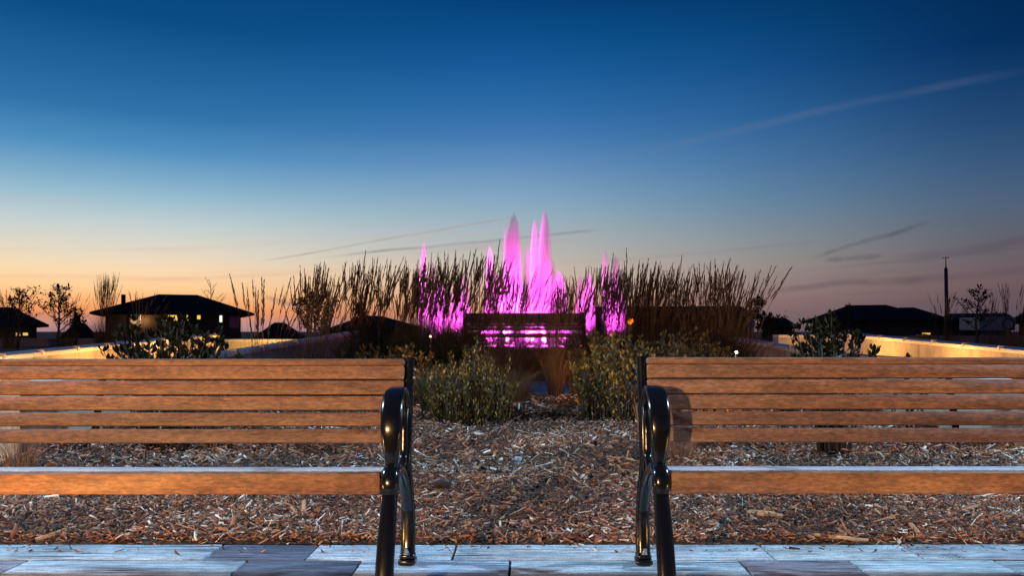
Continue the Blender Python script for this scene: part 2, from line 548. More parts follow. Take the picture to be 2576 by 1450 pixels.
# paving of plank shaped concrete slabs in front
pav = MB().box((0, 1.2, -.062), (16, 5.07, .06)).build('paving', M_JOINT)
tag(pav, 'plank patterned concrete paving in front of the mulch', kind='structure')
PALE = (.52, .62, .68); MID = (.37, .44, .51); DARK = (.15, .18, .235); WARM = (.33, .31, .35); VPALE = (.58, .67, .73)
def plank(x0, x1, y0, y1, col, lift=0.0):
    g = .0055
    jx = random.uniform(-.002, .002)
    o = MB().box(((x0+x1)/2, (y0+y1)/2, -.0165+lift), (x1-x0-2*g, y1-y0-2*g, .03), .004).build('plank', M_PAVER, pav, auto=40)
    o.rotation_euler = (random.uniform(-.004, .004), random.uniform(-.0015, .0015), 0)
    # turn about its own middle
    c = Vector(((x0+x1)/2, (y0+y1)/2, 0))
    for v in o.data.vertices: v.co -= c
    o.location = c
    o.color = (*[min(.95, q*random.uniform(.95, 1.05)) for q in col], 1)
    return o
def row(y0, y1, joints, cols):
    for i in range(len(joints)-1):
        plank(joints[i], joints[i+1], y0, y1, cols[i % len(cols)], random.uniform(-.0015, .0015))
row(3.478, PE, [-4.0, -2.72, -1.396, -.957, -.319, 1.082, 1.73, 2.6, 3.9], [MID, PALE, DARK, VPALE, PALE, PALE, MID, MID])
row(3.216, 3.478, [-3.9, -2.14, -1.196, -.706, -.066, .919, 1.388, 2.013, 3.1, 4.0], [WARM, PALE, DARK, PALE, VPALE, WARM, PALE, MID, MID])
for r_ in range(4):
    y1 = 3.216-.262*r_
    j = [-4.0]
    while j[-1] < 4.0: j.append(j[-1]+random.choice([.46, .64, .92, 1.2]))
    row(y1-.262, y1, j, random.sample([PALE, MID, PALE, WARM, DARK, VPALE, PALE], 7))

# cross path of pale slabs half way up the bed
cp = sheet('cross_path', stepx(-3.72, 3.72, .5), [9.9, 10.7, 11.5], -.02, M_JOINT)
tag(cp, 'narrow pale path crossing the planting bed', kind='structure')
for j, yy in enumerate((9.92, 10.45, 10.98)):
    x = -3.7+.3*j
    while x < 3.4:
        w = random.choice([.6, .9, .75])
        b = MB().box((0, 0, 0), (w-.015, .51, .03), .006)
        o = b.build('slab', M_PAVER, cp, auto=40)
        o.location = (x+w/2, yy+.265, gz(0, yy+.265)-.003)
        o.rotation_euler = (math.atan(SL), 0, 0)
        o.color = (*random.choice([PALE, MID, PALE]), 1)
        x += w

# ------------------------------------------------------------------ walls
def seat_wall(xc, xin, y0, y1, label, h=.5, clips=(), lab='wall', coping_w=.42, seglen=2.0):
    """a wall along Y; xin is its lit inner face, xc the other"""
    r = empty('seat_wall', ((xc+xin)/2, y0, gz(0, y0)))
    tag(r, label, 'wall', 'low concrete seat walls')
    cx = (xc+xin)/2; w = abs(xc-xin)
    n = max(1, int(round((y1-y0)/seglen)))
    org = Vector(r.location)
    def zz(y): return min(.55, SL*(y-PE))
    b = MB()
    ysn = np.linspace(y0, y1, n*2+1)
    ring = []
    for y in ysn:
        for (x, z) in ((cx-w/2+.02, zz(y)-.4), (cx+w/2-.02, zz(y)-.4), (cx+w/2-.02, zz(y)+h-.06), (cx-w/2+.02, zz(y)+h-.06)):
            ring.append((x-org.x, y-org.y, z-org.z))
    fs = [(0, 1, 2, 3), tuple(4*(len(ysn)-1)+q for q in (3, 2, 1, 0))]
    for i in range(len(ysn)-1):
        for q in range(4):
            q2 = (q+1) % 4
            fs.append((i*4+q, (i+1)*4+q, (i+1)*4+q2, i*4+q2))
    b.add(ring, fs)
    b.build('wall_body', M_WALL, r)
    for i in range(n):
        a, e = y0+(y1-y0)*i/n+.004, y0+(y1-y0)*(i+1)/n-.004
        mid = (a+e)/2
        c = MB().box((0, 0, 0), (w+.03, (e-a), .058), .008).build('coping_stone', M_COPE, r, auto=40)
        c.location = (cx-org.x, mid-org.y, zz(mid)+h-.029-org.z+.0015)
        c.rotation_euler = (math.atan(SL) if zz(e) < .549 else 0, 0, 0)
    sgn = 1 if xin > xc else -1
    for y in clips:
        c = MB().box((0, 0, 0), (.09, .05, .035), .008)
        c.box((sgn*.05, 0, -.02), (.014, .05, .06), .004)
        o = c.build('skate_stop', M_CLIP, r, auto=40)
        o.location = (xin-sgn*.03-org.x, y-org.y, zz(y)+h+.0175-org.z)
    return r
seat_wall(-6.62, -6.2, 6.0, 16.4, 'long amber lit seat wall running back at the left, sloping line of coping', clips=[7.9, 8.7, 9.56, 10.34, 11.16, 12.0, 12.9, 13.8, 14.7, 15.6, 16.2])
seat_wall(-3.96, -3.74, 6.0, 18.4, 'grey seat wall with pale top edging the planting bed left of the fountain', clips=[8.2, 9.3, 10.4, 11.5, 12.4, 13.2, 14, 15, 16, 17])
seat_wall(6.62+.4, 6.62, 6.0, 17.0, 'long amber lit seat wall running back at the right behind the bench', clips=[9.3, 10.3, 11.26, 12.18, 13.13, 14.09, 15.08, 16.1])
seat_wall(3.96, 3.74, 6.0, 15.0, 'grey seat wall with rounded pale top edging the planting bed right of the fountain', clips=[9.4, 10.5, 11.4, 12.3, 13.2, 14.2])
def cross_wall(x0, x1, y, ztop, label):
    zb = .3
    r = empty('seat_wall', ((x0+x1)/2, y, zb))
    tag(r, label, 'wall', 'low concrete seat walls')
    MB().box((0, .2, (ztop-.06-zb)/2-.15), (x1-x0, .4, ztop-.06-zb+.3)).build('wall_body', M_WALL, r)
    n = max(1, int((x1-x0)/1.5))
    for i in range(n):
        w = (x1-x0)/n
        c = MB().box((0, 0, 0), (w-.008, .44, .058), .008).build('coping_stone', M_COPE, r, auto=40)
        c.location = (-(x1-x0)/2+w*(i+.5), .2, ztop-.029-zb)
    return r
cross_wall(X(563, 17.2), X(760, 17.2), 17.2, Z(854, 17.2), 'short yellow lit wall closing the left walkway')
cross_wall(X(1958, 17.6), X(2140, 17.6), 17.6, Z(843, 17.6), 'short pinkish lit wall closing the right walkway')
def terrace(x0, x1, y, ztop, label, cat='wall'):
    r = empty('terrace_wall', ((x0+x1)/2, y, .5))
    tag(r, label, cat)
    MB().box((0, .15, (ztop-.05-.5)/2-.1), (x1-x0, .3, ztop-.05-.5+.2)).build('wall_body', M_DIM, r)
    MB().box((0, .15, ztop-.025-.5), (x1-x0+.04, .36, .05), .006).build('coping_stone', M_DIM, r)
M_DIM = ground_mat('dim_mauve_concrete', (.16, .12, .12), (.22, .17, .17), 4, .8)
terrace(X(-60, 24), X(232, 24), 24, Z(852, 24), 'low dim mauve wall on the dark lawn at far left')
terrace(X(2150, 30), X(2640, 30), 30, Z(845, 30), 'low dark wall with a thin pale edge behind the right seat wall')

# ------------------------------------------------------------------ bench
def sweep_yz(mb, path, wx, tn, x0, n=6, seg=14, ex=2.6):
    """a bar of rounded section whose spine lies in the YZ plane; wx half width along X, tn half thickness"""
    P = catmull([(p[0], p[1], a, b) for p, a, b in zip(path, wx, tn)], n)
    vs = []; fs = []
    for i, (y, z, a, b) in enumerate(P):
        t = P[min(i+1, len(P)-1)][:2]-P[max(i-1, 0)][:2]
        t = t/np.linalg.norm(t)
        nn = np.array([-t[1], t[0]])
        for q in range(seg):
            an = 2*PI*q/seg
            c, s_ = math.cos(an), math.sin(an)
            u = math.copysign(abs(c)**(2/ex), c)*a
            w = math.copysign(abs(s_)**(2/ex), s_)*b
            vs.append((x0+u, y+nn[0]*w, z+nn[1]*w))
    for i in range(len(P)-1):
        for q in range(seg):
            q2 = (q+1) % seg
            fs.append((i*seg+q, i*seg+q2, (i+1)*seg+q2, (i+1)*seg+q))
    fs.append(tuple(range(seg-1, -1, -1)))
    fs.append(tuple(range((len(P)-1)*seg, len(P)*seg)))
    mb.add(vs, fs)

BL = 2.6
def make_bench(sgn):
    """bench lying from local x=0 to sgn*BL; local y is measured from the camera plane minus 3.2"""
    Y0 = 3.2
    def L(p): return [(y-Y0, z) for y, z in p]
    r = empty('park_bench', (0, Y0, 0))
    for e in (0, 1):
        x0 = sgn*BL*e
        mb = MB()
        # back upright and rear leg, one casting
        sweep_yz(mb, L([(3.455, .872), (3.435, .76), (3.405, .64), (3.385, .52), (3.385, .42), (3.42, .31), (3.445, .2), (3.44, .1), (3.425, .012)]),
                 [.026, .026, .025, .023, .023, .027, .030, .031, .032], [.016, .019, .020, .019, .02, .021, .021, .021, .026], x0)
        # seat bar arching from the front knuckle to the rear leg
        sweep_yz(mb, L([(3.01, .405), (3.06, .443), (3.13, .452), (3.21, .43), (3.30, .375), (3.375, .30), (3.425, .23)]),
                 [.02, .024, .025, .024, .023, .022, .02], [.016, .019, .02, .02, .019, .018, .016], x0)
        # front leg
        sweep_yz(mb, L([(2.835, .012), (2.85, .1), (2.885, .2), (2.935, .31), (2.985, .40), (3.005, .43)]),
                 [.036, .034, .033, .031, .029, .027], [.024, .02, .019, .018, .02, .02], x0)
        # knuckle at the seat corner
        sweep_yz(mb, L([(2.968, .385), (2.972, .42), (2.985, .455), (3.01, .482)]), [.027, .034, .033, .022], [.017, .027, .027, .016], x0)
        # feet
        for yy in (3.425, 2.835):
            mb.box((x0, yy-Y0, .012), (.072, .078, .024), .008)
            mb.box((x0, yy-Y0, .034), (.066, .062, .03), .012)
        # slat rails: back rail and seat rail inside the casting
        fr = mb.build('end_frame', M_IRON, r, auto=55)
        arm = MB()
        sweep_yz(arm, L([(3.40, .640), (3.345, .688), (3.26, .735), (3.16, .757), (3.07, .742), (3.015, .69), (2.992, .62), (2.998, .55), (3.012, .495), (3.02, .462)]),
                 [.019, .023, .031, .037, .040, .040, .038, .032, .025, .024], [.014, .014, .013, .013, .013, .013, .013, .014, .016, .016], x0)
        arm.build('armrest', M_IRON, fr, auto=55)
        loop = MB()
        sweep_yz(loop, L([(3.36, .665), (3.325, .60), (3.315, .53), (3.30, .47), (3.24, .432)]), [.015]*5, [.010, .011, .011, .011, .012], x0)
        loop.build('scroll_bar', M_IRON, fr, auto=55)
        for yy in (3.39, 2.80):
            bt = MB().lathe([(.014, 0), (.014, .004), (.009, .006), (.009, .014), (.006, .018)], (x0, yy-Y0, .048), 10)
            bt.tube([(x0, yy-Y0-.012, .05), (x0, yy-Y0-.012, .075)], .0065, 8)
            bt.build('anchor_bolt', M_STEEL, fr)
        for (yy, zz_) in ((3.47, .825), (3.455, .79)):
            bt = MB().tube([(x0-sgn*.022, yy-Y0-.02, zz_), (x0-sgn*.031, yy-Y0-.02, zz_)], .008, 8)
            bt.build('side_bolt', M_STEEL, fr)
    xa, xb = (sgn*.012, sgn*(BL-.012))
    # back slats, top one a rounded cap
    top, bot = Vector((0, 3.432-Y0, .858)), Vector((0, 3.345-Y0, .525))
    ax = (top-bot).normalized()
    ang = math.atan2(ax.y, ax.z)
    R = Matrix.Rotation(-ang, 3, 'X')
    nrm = R @ Vector((0, -1, 0))
    def slat(name, cy, cz, hy, hz, rot, x0=xa, x1=xb, bev=.0028, m=M_WOOD):
        o = MB().box((0, 0, 0), (abs(x1-x0), hy, hz), bev).build(name, m, r, auto=30)
        o.location = ((x0+x1)/2, cy, cz)
        o.rotation_euler = (rot, 0, 0)
        return o
    zs = [(.848, .028), (.8110, .0565), (.7485, .0585), (.6850, .0585), (.6195, .0555), (.5525, .057)]
    for i, (zc, hh) in enumerate(zs):
        yc = 3.345-Y0+(zc-.525)/(.858-.525)*(3.432-3.345)
        if i == 0:
            slat('back_slat', yc-.012, zc+.006, .052, .03, -ang+.25, bev=.012)
        else:
            slat('back_slat', yc-.020, zc, .026, hh, -ang)
    # seat: bull-nosed front board and four slats falling slightly to the rear
    xf0, xf1 = sgn*.034, sgn*(BL-.034)
    slat('front_slat', 2.990-Y0, .4225, .034, .084, .10, xf0, xf1, .014)
    for i in range(4):
        yc = 3.052+.081*i
        zc = .458-.0095*i
        slat('seat_slat', yc-Y0, zc-.010, .075, .022, -.117, bev=.003, m=M_SEAT_SHEEN)
    # middle strap up the back and under the seat
    b = MB()
    sweep_yz(b, L([(3.448, .84), (3.41, .7), (3.375, .57), (3.362, .528)]), [.016]*4, [.004]*4, sgn*BL/2, seg=8)
    b.build('back_brace', M_IRON, r, auto=40)
    return r
benchL = make_bench(-1)
benchL.location.x = -.50
tag(benchL, 'slatted wooden bench with black iron ends at left foreground, strongly lit orange', 'bench', 'slatted benches facing the plaza')
benchR = make_bench(1)
benchR.location.x = .50
benchR.scale = (1, 1, 1.008)
tag(benchR, 'slatted wooden bench with black iron ends at right foreground, arm shadow on its slats', 'bench', 'slatted benches facing the plaza')
for ch in benchR.children:
    if 'slat' in ch.name: ch.color = (.92, .99, 1.12, 1)
benchF = copy_tree(benchR)
benchF.location = (X(1171, 17.0), 17.0, gz(0, 17.0))
benchF.scale = (.955, 1, 1.07)
for ch in benchF.children:
    if 'back_slat' in ch.name: ch.scale = (1, 1, 1.075)
tag(benchF, 'distant bench seen as a dark silhouette before the pink fountain', 'bench', 'slatted benches facing the plaza')

# ------------------------------------------------------------------ bollard behind the camera and added fill lamps that light the foreground
M_BULBW = mat('warm_lamp_lens', (.9, .8, .6), .4, emit=(1.0, .50, .14), estr=12)
M_BULBC = mat('cool_fill_lens', (.9, .9, .9), .4, emit=(.72, .88, 1.0), estr=10)
M_POST = mat('dark_lamp_post', (.02, .02, .022), .4)
def point(name, loc, power, col, radius, parent=None):
    L_ = bpy.data.lights.new(name, 'POINT')
    L_.energy = power; L_.color = col; L_.shadow_soft_size = radius
    o = bpy.data.objects.new(name, L_)
    C.objects.link(o)
    o.location = loc
    if parent: o.parent = parent
    return o
bl = empty('bollard_lamp', (-3.3, -5.6, 0))
tag(bl, 'dark bollard lamp with a warm lens on the plaza', 'lamp')
MB().lathe([(.085, 0), (.085, .02), (.06, .03), (.06, 1.40)], seg=16).build('post', M_POST, bl, auto=40)
MB().lathe([(.062, 1.66), (.075, 1.67), (.07, 1.70), (.02, 1.72)], seg=16).build('cap', M_POST, bl, auto=40)
MB().lathe([(.052, 1.401), (.055, 1.47), (.055, 1.59), (.052, 1.659)], seg=16).build('lens', M_BULBW, bl, True)
point('bollard_light', (.05, .13, 1.55), 3300, (1.0, .58, .24), .10, bl)
def fill_lamp(x, y, aim, power, label):  # added lamp out of view, lifts paving and mulch where skylight falls short
    sl = empty('fill_lamp', (x, y, 0))
    tag(sl, label, 'lamp', 'added fill lamps beside the plaza')
    sx = -1 if x > 0 else 1
    MB().lathe([(.13, -.1), (.13, .03), (.07, .12), (.055, 1.0), (.04, 6.3)], seg=16).build('post', M_POST, sl, auto=40)
    MB().tube([(0, 0, 6.25), (sx*.1, 0, 6.4), (sx*.5, 0, 6.45)], .03, 8).build('arm', M_POST, sl, True)
    MB().box((sx*.62, 0, 6.44), (.5, .26, .07), .02).build('lamp_head', M_POST, sl)
    MB().box((sx*.62, 0, 6.398), (.4, .2, .012)).build('lens', M_BULBC, sl)
    L_ = bpy.data.lights.new('cool_fill_light', 'SPOT')
    L_.energy = power; L_.color = (.52, .78, 1.0); L_.spot_size = math.radians(60); L_.spot_blend = .9; L_.shadow_soft_size = .22
    o = bpy.data.objects.new('cool_fill_light', L_)
    C.objects.link(o); o.parent = sl
    o.location = (sx*.62, 0, 6.3)
    o.rotation_euler = (Vector((x+sx*.62, y, 6.3))-Vector(aim)).to_track_quat('Z', 'Y').to_euler()
    return sl
fill_lamp(-9.2, 4.4, (-.9, 4.7, 0), 6700, 'added slim fill lamp out of view beyond the left end of the plaza')
fill_lamp(9.2, 4.4, (.9, 4.7, 0), 6700, 'added slim fill lamp out of view beyond the right end of the plaza')

# ------------------------------------------------------------------ small lamps: seen, inferred, and a few added in the bed
def ground_lamp(loc, label, power, col, m, group=None, r=.035, h=.10, lightoff=(0, 0, .1)):
    g = empty('path_lamp', loc)
    tag(g, label, 'lamp', group)
    MB().lathe([(r*.5, -.05), (r*.5, h*.6), (r*.9, h*.62), (r*.9, h*.66)], seg=10).build('stem', M_POST, g, auto=40)
    MB().lathe([(r*.7, h*.661), (r, h*.8), (r, h*.95), (r*.6, h)], seg=12).build('lens', m, g, True)
    point('lamp_light', (lightoff[0], lightoff[1], h+lightoff[2]), power, col, .04, g)
    return g
AMB = (1.0, .47, .12)
M_LENS = mat('amber_lens', (.9, .7, .4), .4, emit=AMB, estr=8)
lamps_l = 'amber lamps along the seat walls'
for y, w_ in ((7.2, 'nearest'), (9.2, 'second nearest'), (11.4, 'third nearest'), (13.8, 'farthest')):
    ground_lamp((-5.45, y, gz(-5.4, y)), 'amber ground lamp at the left seat wall foot, %s of its row' % w_, 70, AMB, M_LENS, lamps_l)
for y, w_ in ((7.6, 'nearest'), (9.8, 'second nearest'), (12.2, 'third nearest'), (14.8, 'farthest')):
    ground_lamp((5.9, y, gz(5.9, y)), 'amber ground lamp at the right seat wall foot, %s of its row' % w_, 70, AMB, M_LENS, lamps_l)
ground_lamp((X(640, 16.3), 16.3, gz(-5, 16.3)), 'small amber lamp before the short wall of the left walkway', 45, (1, .55, .12), M_LENS, lamps_l)
ground_lamp((X(2030, 16.6), 16.6, gz(5, 16.6)), 'small amber lamp before the short wall of the right walkway', 12, (1, .55, .3), M_LENS, lamps_l)
for (x, y, p, lab) in ((-1.85, 2.3, 52, 'round amber uplight set in the paving before the left bench'), (1.65, 2.2, 19, 'round amber uplight set in the paving before the right bench')):
    u = empty('uplight', (x, y, 0))
    tag(u, lab, 'lamp')
    MB().lathe([(.07, -.03), (.07, .006), (.055, .008)], seg=18).build('rim', M_STEEL, u, auto=40)
    MB().lathe([(.052, .0081), (.04, .012), (.01, .014)], seg=18).build('lens', M_LENS, u, True)
    point('uplight_light', (0, 0, .05), p, (1.0, .46, .10), .04, u)
for (x, y, p, lab) in ((.78, 8.95, 9, 'added amber fill lamp hidden in the bed behind the golden broad leaved bush'), (-1.35, 8.75, 7, 'added amber fill lamp hidden in the bed left of the golden shrub'), (1.9, 8.1, 7, 'added amber fill lamp hidden in the bed behind the right bench')):
    ground_lamp((x, y, gz(x, y)), lab, p, AMB, M_LENS, None, lightoff=(0, 0, .22))  # added unseen lamps that brighten grass and shrubs in the bed
M_ORB = mat('orange_lamp_globe', (.25, .08, .01), .4, emit=(1.0, .19, .010), estr=4.0)
d = 15.0
orb = empty('orange_lamp', (X(1586, d), d, gz(0, d)))
tag(orb, 'glaring orange lamp at the right foot of the fountain jets', 'lamp')
hz = Z(808, d)-gz(0, d)
MB().lathe([(.03, 0), (.03, hz-.08), (.05, hz-.075), (.05, hz-.06)], seg=10).build('post', M_POST, orb)
MB().lathe([(.03, hz-.059), (.05, hz-.03), (.055, hz), (.04, hz+.04), (.01, hz+.055)], seg=14).build('globe', M_ORB, orb, True)
point('orange_light', (0, -.12, hz), 26, (1, .42, .07), .06, orb)
M_WSPOT = mat('white_lamp_face', (1, 1, 1), .4, emit=(1.0, .80, .52), estr=1.3)
def small_spot(px, py, d, label, s=.06):
    g = empty('spot_lamp', (X(px, d), d, gz(0, d)))
    tag(g, label, 'lamp')
    hh = Z(py, d)-g.location.z
    MB().tube([(0, 0, -.05), (0, 0, hh)], .012, 8).build('stake', M_POST, g)
    MB().tube([(0, .06, hh+.03), (0, -.05, hh+.03)], [s*.7, s], 12).build('housing', M_POST, g)
    MB().tube([(0, -.051, hh+.03), (0, -.054, hh+.03)], s*.8, 12).build('lamp_face', M_WSPOT, g)
small_spot(1084, 852, 11.9, 'small white spot lamp in the grasses left of the distant bench', .022)
small_spot(1850, 893, 9.6, 'white spot lamp at the grass foot just above the right bench', .02)
point('spot_light', (X(1850, 9.6), 9.45, Z(886, 9.6)), 5, (1, .85, .6), .03)

# ------------------------------------------------------------------ mulch chips
def chips(n, xlo, xhi, ylo, yhi, ls, ws, zmax, seed, tonep=None):
    g = np.random.default_rng(seed)
    y = g.uniform(ylo, yhi, n)
    x = g.uniform(0, 1, n)
    half = np.minimum(3.68, y*.66+.15)
    x = -half+2*half*x
    Ln = np.exp(g.normal(math.log(ls), .48, n)).clip(.012, .17)
    Wd = np.exp(g.normal(math.log(ws), .45, n)).clip(.003, .035)
    Wd = np.minimum(Wd, Ln*.6)
    T = Wd*g.uniform(.15, .45, n)
    yaw = g.uniform(-PI, PI, n)
    tilt = g.normal(0, .34, n); roll = g.normal(0, .6, n)
    gzv = np.minimum(.55, np.maximum(0, SL*(y-PE)))
    e = .012*np.sin(x*3.1+y*1.7)+.010*np.sin(x*7.3-y*5.1+1)+.007*np.sin(13*x+2)*np.sin(11*y)
    gzv = gzv+e*np.clip((y-PE)*2.5, 0, 1)
    z = gzv+g.uniform(0, 1, n)**1.6*zmax+.3*np.abs(np.sin(tilt))*Ln
    # template: tapered sliver
    taper = g.uniform(.25, 1.0, (n, 2))
    bend = g.normal(0, .10, n)*Ln
    tmpl = np.array([(-1, -1, -1), (1, -1, -1), (1, 1, -1), (-1, 1, -1), (-1, -1, 1), (1, -1, 1), (1, 1, 1), (-1, 1, 1)], float)*.5
    V = np.repeat(tmpl[None], n, 0)
    V[:, :, 0] *= Ln[:, None]
    tp = np.where(tmpl[None, :, 0] < 0, taper[:, :1], taper[:, 1:])
    V[:, :, 1] *= Wd[:, None]*tp
    V[:, :, 1] += bend[:, None]*(tmpl[None, :, 0] > 0)
    V[:, :, 2] *= T[:, None]
    cr, sr = np.cos(roll), np.sin(roll)
    a, b = V[:, :, 1].copy(), V[:, :, 2].copy()
    V[:, :, 1] = a*cr[:, None]-b*sr[:, None]; V[:, :, 2] = a*sr[:, None]+b*cr[:, None]
    ct, st = np.cos(tilt), np.sin(tilt)
    a, b = V[:, :, 0].copy(), V[:, :, 2].copy()
    V[:, :, 0] = a*ct[:, None]+b*st[:, None]; V[:, :, 2] = -a*st[:, None]+b*ct[:, None]
    cy, sy = np.cos(yaw), np.sin(yaw)
    a, b = V[:, :, 0].copy(), V[:, :, 1].copy()
    V[:, :, 0] = a*cy[:, None]-b*sy[:, None]; V[:, :, 1] = a*sy[:, None]+b*cy[:, None]
    V += np.stack([x, y, z], 1)[:, None, :]
    F0 = np.array([(4, 5, 6, 7), (0, 1, 5, 4), (1, 2, 6, 5), (2, 3, 7, 6), (3, 0, 4, 7)])
    F = (F0[None]+(np.arange(n)*8)[:, None, None]).reshape(-1, 4)
    patch = .14*np.sin(x*2.3+1.1*y)*np.sin(y*3.1-x)+.06*np.sin(5*x-2*y)
    tone = np.clip(patch+g.choice([.10, .28, .45, .60, .74, .87, .95], n, p=tonep or [.30, .23, .20, .11, .07, .04, .05])+g.normal(0, .06, n), 0, 1)
    return V.reshape(-1, 3), F, np.repeat(tone, 8)
parts = [chips(34000, 0, 0, PE+.01, 5.0, .032, .0078, .046, 1),
         chips(15000, 0, 0, PE+.01, 5.4, .017, .0055, .054, 2, [.16, .2, .2, .14, .12, .10, .08]),
         chips(32000, 0, 0, 4.9, 7.4, .038, .0105, .046, 3),
         chips(12000, 0, 0, 7.2, 9.85, .058, .018, .035, 4),
         chips(260, 0, 0, PE-.16, PE+.02, .020, .006, .012, 6),
         chips(900, 0, 0, PE+.03, 7.5, .10, .012, .040, 5, [.02, .06, .2, .3, .25, .1, .07])]
Vs = []; Fs = []; Ts = []; nb = 0
for V, F, T in parts:
    Vs.append(V); Fs.append(F+nb); Ts.append(T); nb += len(V)
me = np_mesh('bark_mulch', np.vstack(Vs), np.vstack(Fs), M_CHIP, np.concatenate(Ts))
tag(link('bark_mulch', me), 'loose bark and wood chip mulch covering the bed', kind='stuff')

# single pieces that stand out of the mulch
def lump(name, loc, size, m, label, cat, rz=0, seed=0, squash=.7, group=None):
    bm = bmesh.new()
    bmesh.ops.create_icosphere(bm, subdivisions=3, radius=1)
    g = random.Random(seed)
    ph = [g.uniform(0, 6) for _ in range(6)]
    for v in bm.verts:
        c = v.co
        f = 1+.14*math.sin(3*c.x+ph[0])+.12*math.sin(4*c.y+ph[1])+.1*math.sin(5*c.z+ph[2])+.05*math.sin(9*c.x+8*c.y+ph[3])
        v.co = Vector((c.x*size[0]*f, c.y*size[1]*f, c.z*size[2]*f))
    me = bpy.data.meshes.new(name); bm.to_mesh(me); bm.free()
    me.materials.append(m)
    me.polygons.foreach_set('use_smooth', [True]*len(me.polygons))
    o = link(name, me)
    o.location = loc; o.rotation_euler = (0, 0, rz)
    tag(o, label, cat, group)
    return o
M_STONE = ground_mat('pale_pebble', (.38, .34, .29), (.52, .47, .40), 40, .7)
M_BSTONE = ground_mat('bluish_pebble', (.30, .38, .44), (.42, .50, .55), 40, .7)
M_BARKCH = ground_mat('dark_bark_chunk', (.012, .008, .006), (.03, .018, .012), 60, .95)
M_SPLIT = wood_mat('split_wood', (.20, .11, .05), (.36, .22, .12), (.50, .34, .20), .7)
def on_bed(px, py):
    d = 1.1122/(SL+(py-835)/FPX)
    return X(px, d), d, SL*(d-PE)
def at_bed(px, py, up=.02):
    x, y, z = on_bed(px, py); return (x, y, z+up)
lump('stone', at_bed(1467, 1215, .03), (.024, .022, .019), M_STONE, 'round pale tan pebble on the mulch between the benches', 'stone', .4, 3)
lump('stone', at_bed(1304, 1166, .03), (.03, .022, .018), M_BSTONE, 'pale bluish stone on the mulch below the golden shrub', 'stone', 1.0, 5)
lump('stone', at_bed(1556, 1098, .03), (.032, .024, .018), M_STONE, 'flat pale stone on the mulch far right of the bed gap', 'stone', .2, 9)
lump('bark_chunk', at_bed(1112, 1240, .035), (.055, .045, .042), M_BARKCH, 'near black bark chunk lying on the mulch right of the left bench arm', 'bark chunk', .3, 11)
lump('stone', at_bed(1146, 1252, .02), (.038, .028, .014), M_STONE, 'mauve flat stone just left of the dark bark chunk', 'stone', .3, 13)
def stick(a, b, r, m, label, bendz=.0, wob=.012, seed=0, up=.03, flat=1.0, fork=None):
    g = random.Random(seed)
    A, B = Vector(at_bed(*a, up)), Vector(at_bed(*b, up))
    c = (A+B)/2
    pts = []
    for i in range(8):
        t = i/7
        p = A.lerp(B, t)-c
        p += Vector((g.uniform(-wob, wob), g.uniform(-wob, wob), g.uniform(-wob, wob)*.4+bendz*math.sin(PI*t)))
        pts.append(p)
    mb = MB().tube(pts, [r*(.5+.5*math.sin(PI*(.12+.8*i/7))) for i in range(8)], 7)
    if fork:
        q = pts[fork[0]]
        mb.tube([q, q+Vector(fork[1])*.5, q+Vector(fork[1])], [r*.6, r*.5, r*.3], 6)
    mb.v = [(v[0], v[1], v[2]) for v in mb.v]
    o = mb.build('stick', m, None, True)
    o.location = c
    return tag(o, label, 'stick')
stick((1960, 1353), (2185, 1374), .011, M_SPLIT, 'pale split stick lying along the paving edge under the right bench', 0, .006, 1, .025)
stick((1878, 1306), (1972, 1316), .022, M_SPLIT, 'thick ochre piece of wood on the mulch under the right bench', 0, .005, 2, .03)
stick((1600, 1202), (1655, 1222), .011, M_SPLIT, 'orange wood splinter beside the right bench back leg', 0, .004, 3, .03)
stick((1198, 1289), (1310, 1296), .007, M_SPLIT, 'slim pale stick below the dark bark chunk', .004, .006, 4, .03)
stick((1432, 1260), (1465, 1288), .014, M_SPLIT, 'broad brown wood flake in the middle of the mulch', 0, .003, 5, .03)
stick((2440, 1160), (2576, 1140), .010, M_SPLIT, 'long pale branch on the mulch seen under the right bench back', .01, .01, 6, .03, fork=(4, (.05, .02, .05)))
stick((1525, 1160), (1600, 1172), .009, M_SPLIT, 'forked pinkish twig on the mulch left of the right bench', .006, .008, 7, .03, fork=(5, (.01, -.02, .06)))
stick((90, 1372), (250, 1330), .012, M_SPLIT, 'long reddish bark strip under the left bench', .006, .008, 8, .025)
stick((1340, 1232), (1250, 1222), .008, M_BARKCH, 'dark slim twig right of the bark chunk', .004, .008, 9, .03)

# ------------------------------------------------------------------ grasses
def ribbons(base, dirs, lens, lean, w0, w1, nseg, g, sway=(0, 0), droop=0.0):
    """n curved ribbons; returns V, F"""
    n = len(lens)
    t = np.linspace(0, 1, nseg+1)
    ox = dirs[:, 0:1]*lean[:, None]*t[None]**2+sway[0]*lens[:, None]*t[None]**2
    oy = dirs[:, 1:2]*lean[:, None]*t[None]**2+sway[1]*lens[:, None]*t[None]**2
    oz = lens[:, None]*(t[None]-droop*t[None]**2.6)
    P = np.stack([base[:, 0:1]+ox, base[:, 1:2]+oy, base[:, 2:3]+oz], 2)
    a = g.uniform(0, PI, n)
    side = np.stack([np.cos(a), np.sin(a), np.zeros(n)], 1)
    w = (w0[:, None]*(1-t[None])+w1[:, None]*t[None])*.5
    A = P-side[:, None, :]*w[:, :, None]
    B = P+side[:, None, :]*w[:, :, None]
    V = np.stack([A, B], 2).reshape(n, -1, 3)
    F0 = np.array([(2*i, 2*i+1, 2*i+3, 2*i+2) for i in range(nseg)])
    F = (F0[None]+(np.arange(n)*2*(nseg+1))[:, None, None]).reshape(-1, 4)
    return V.reshape(-1, 3), F, P

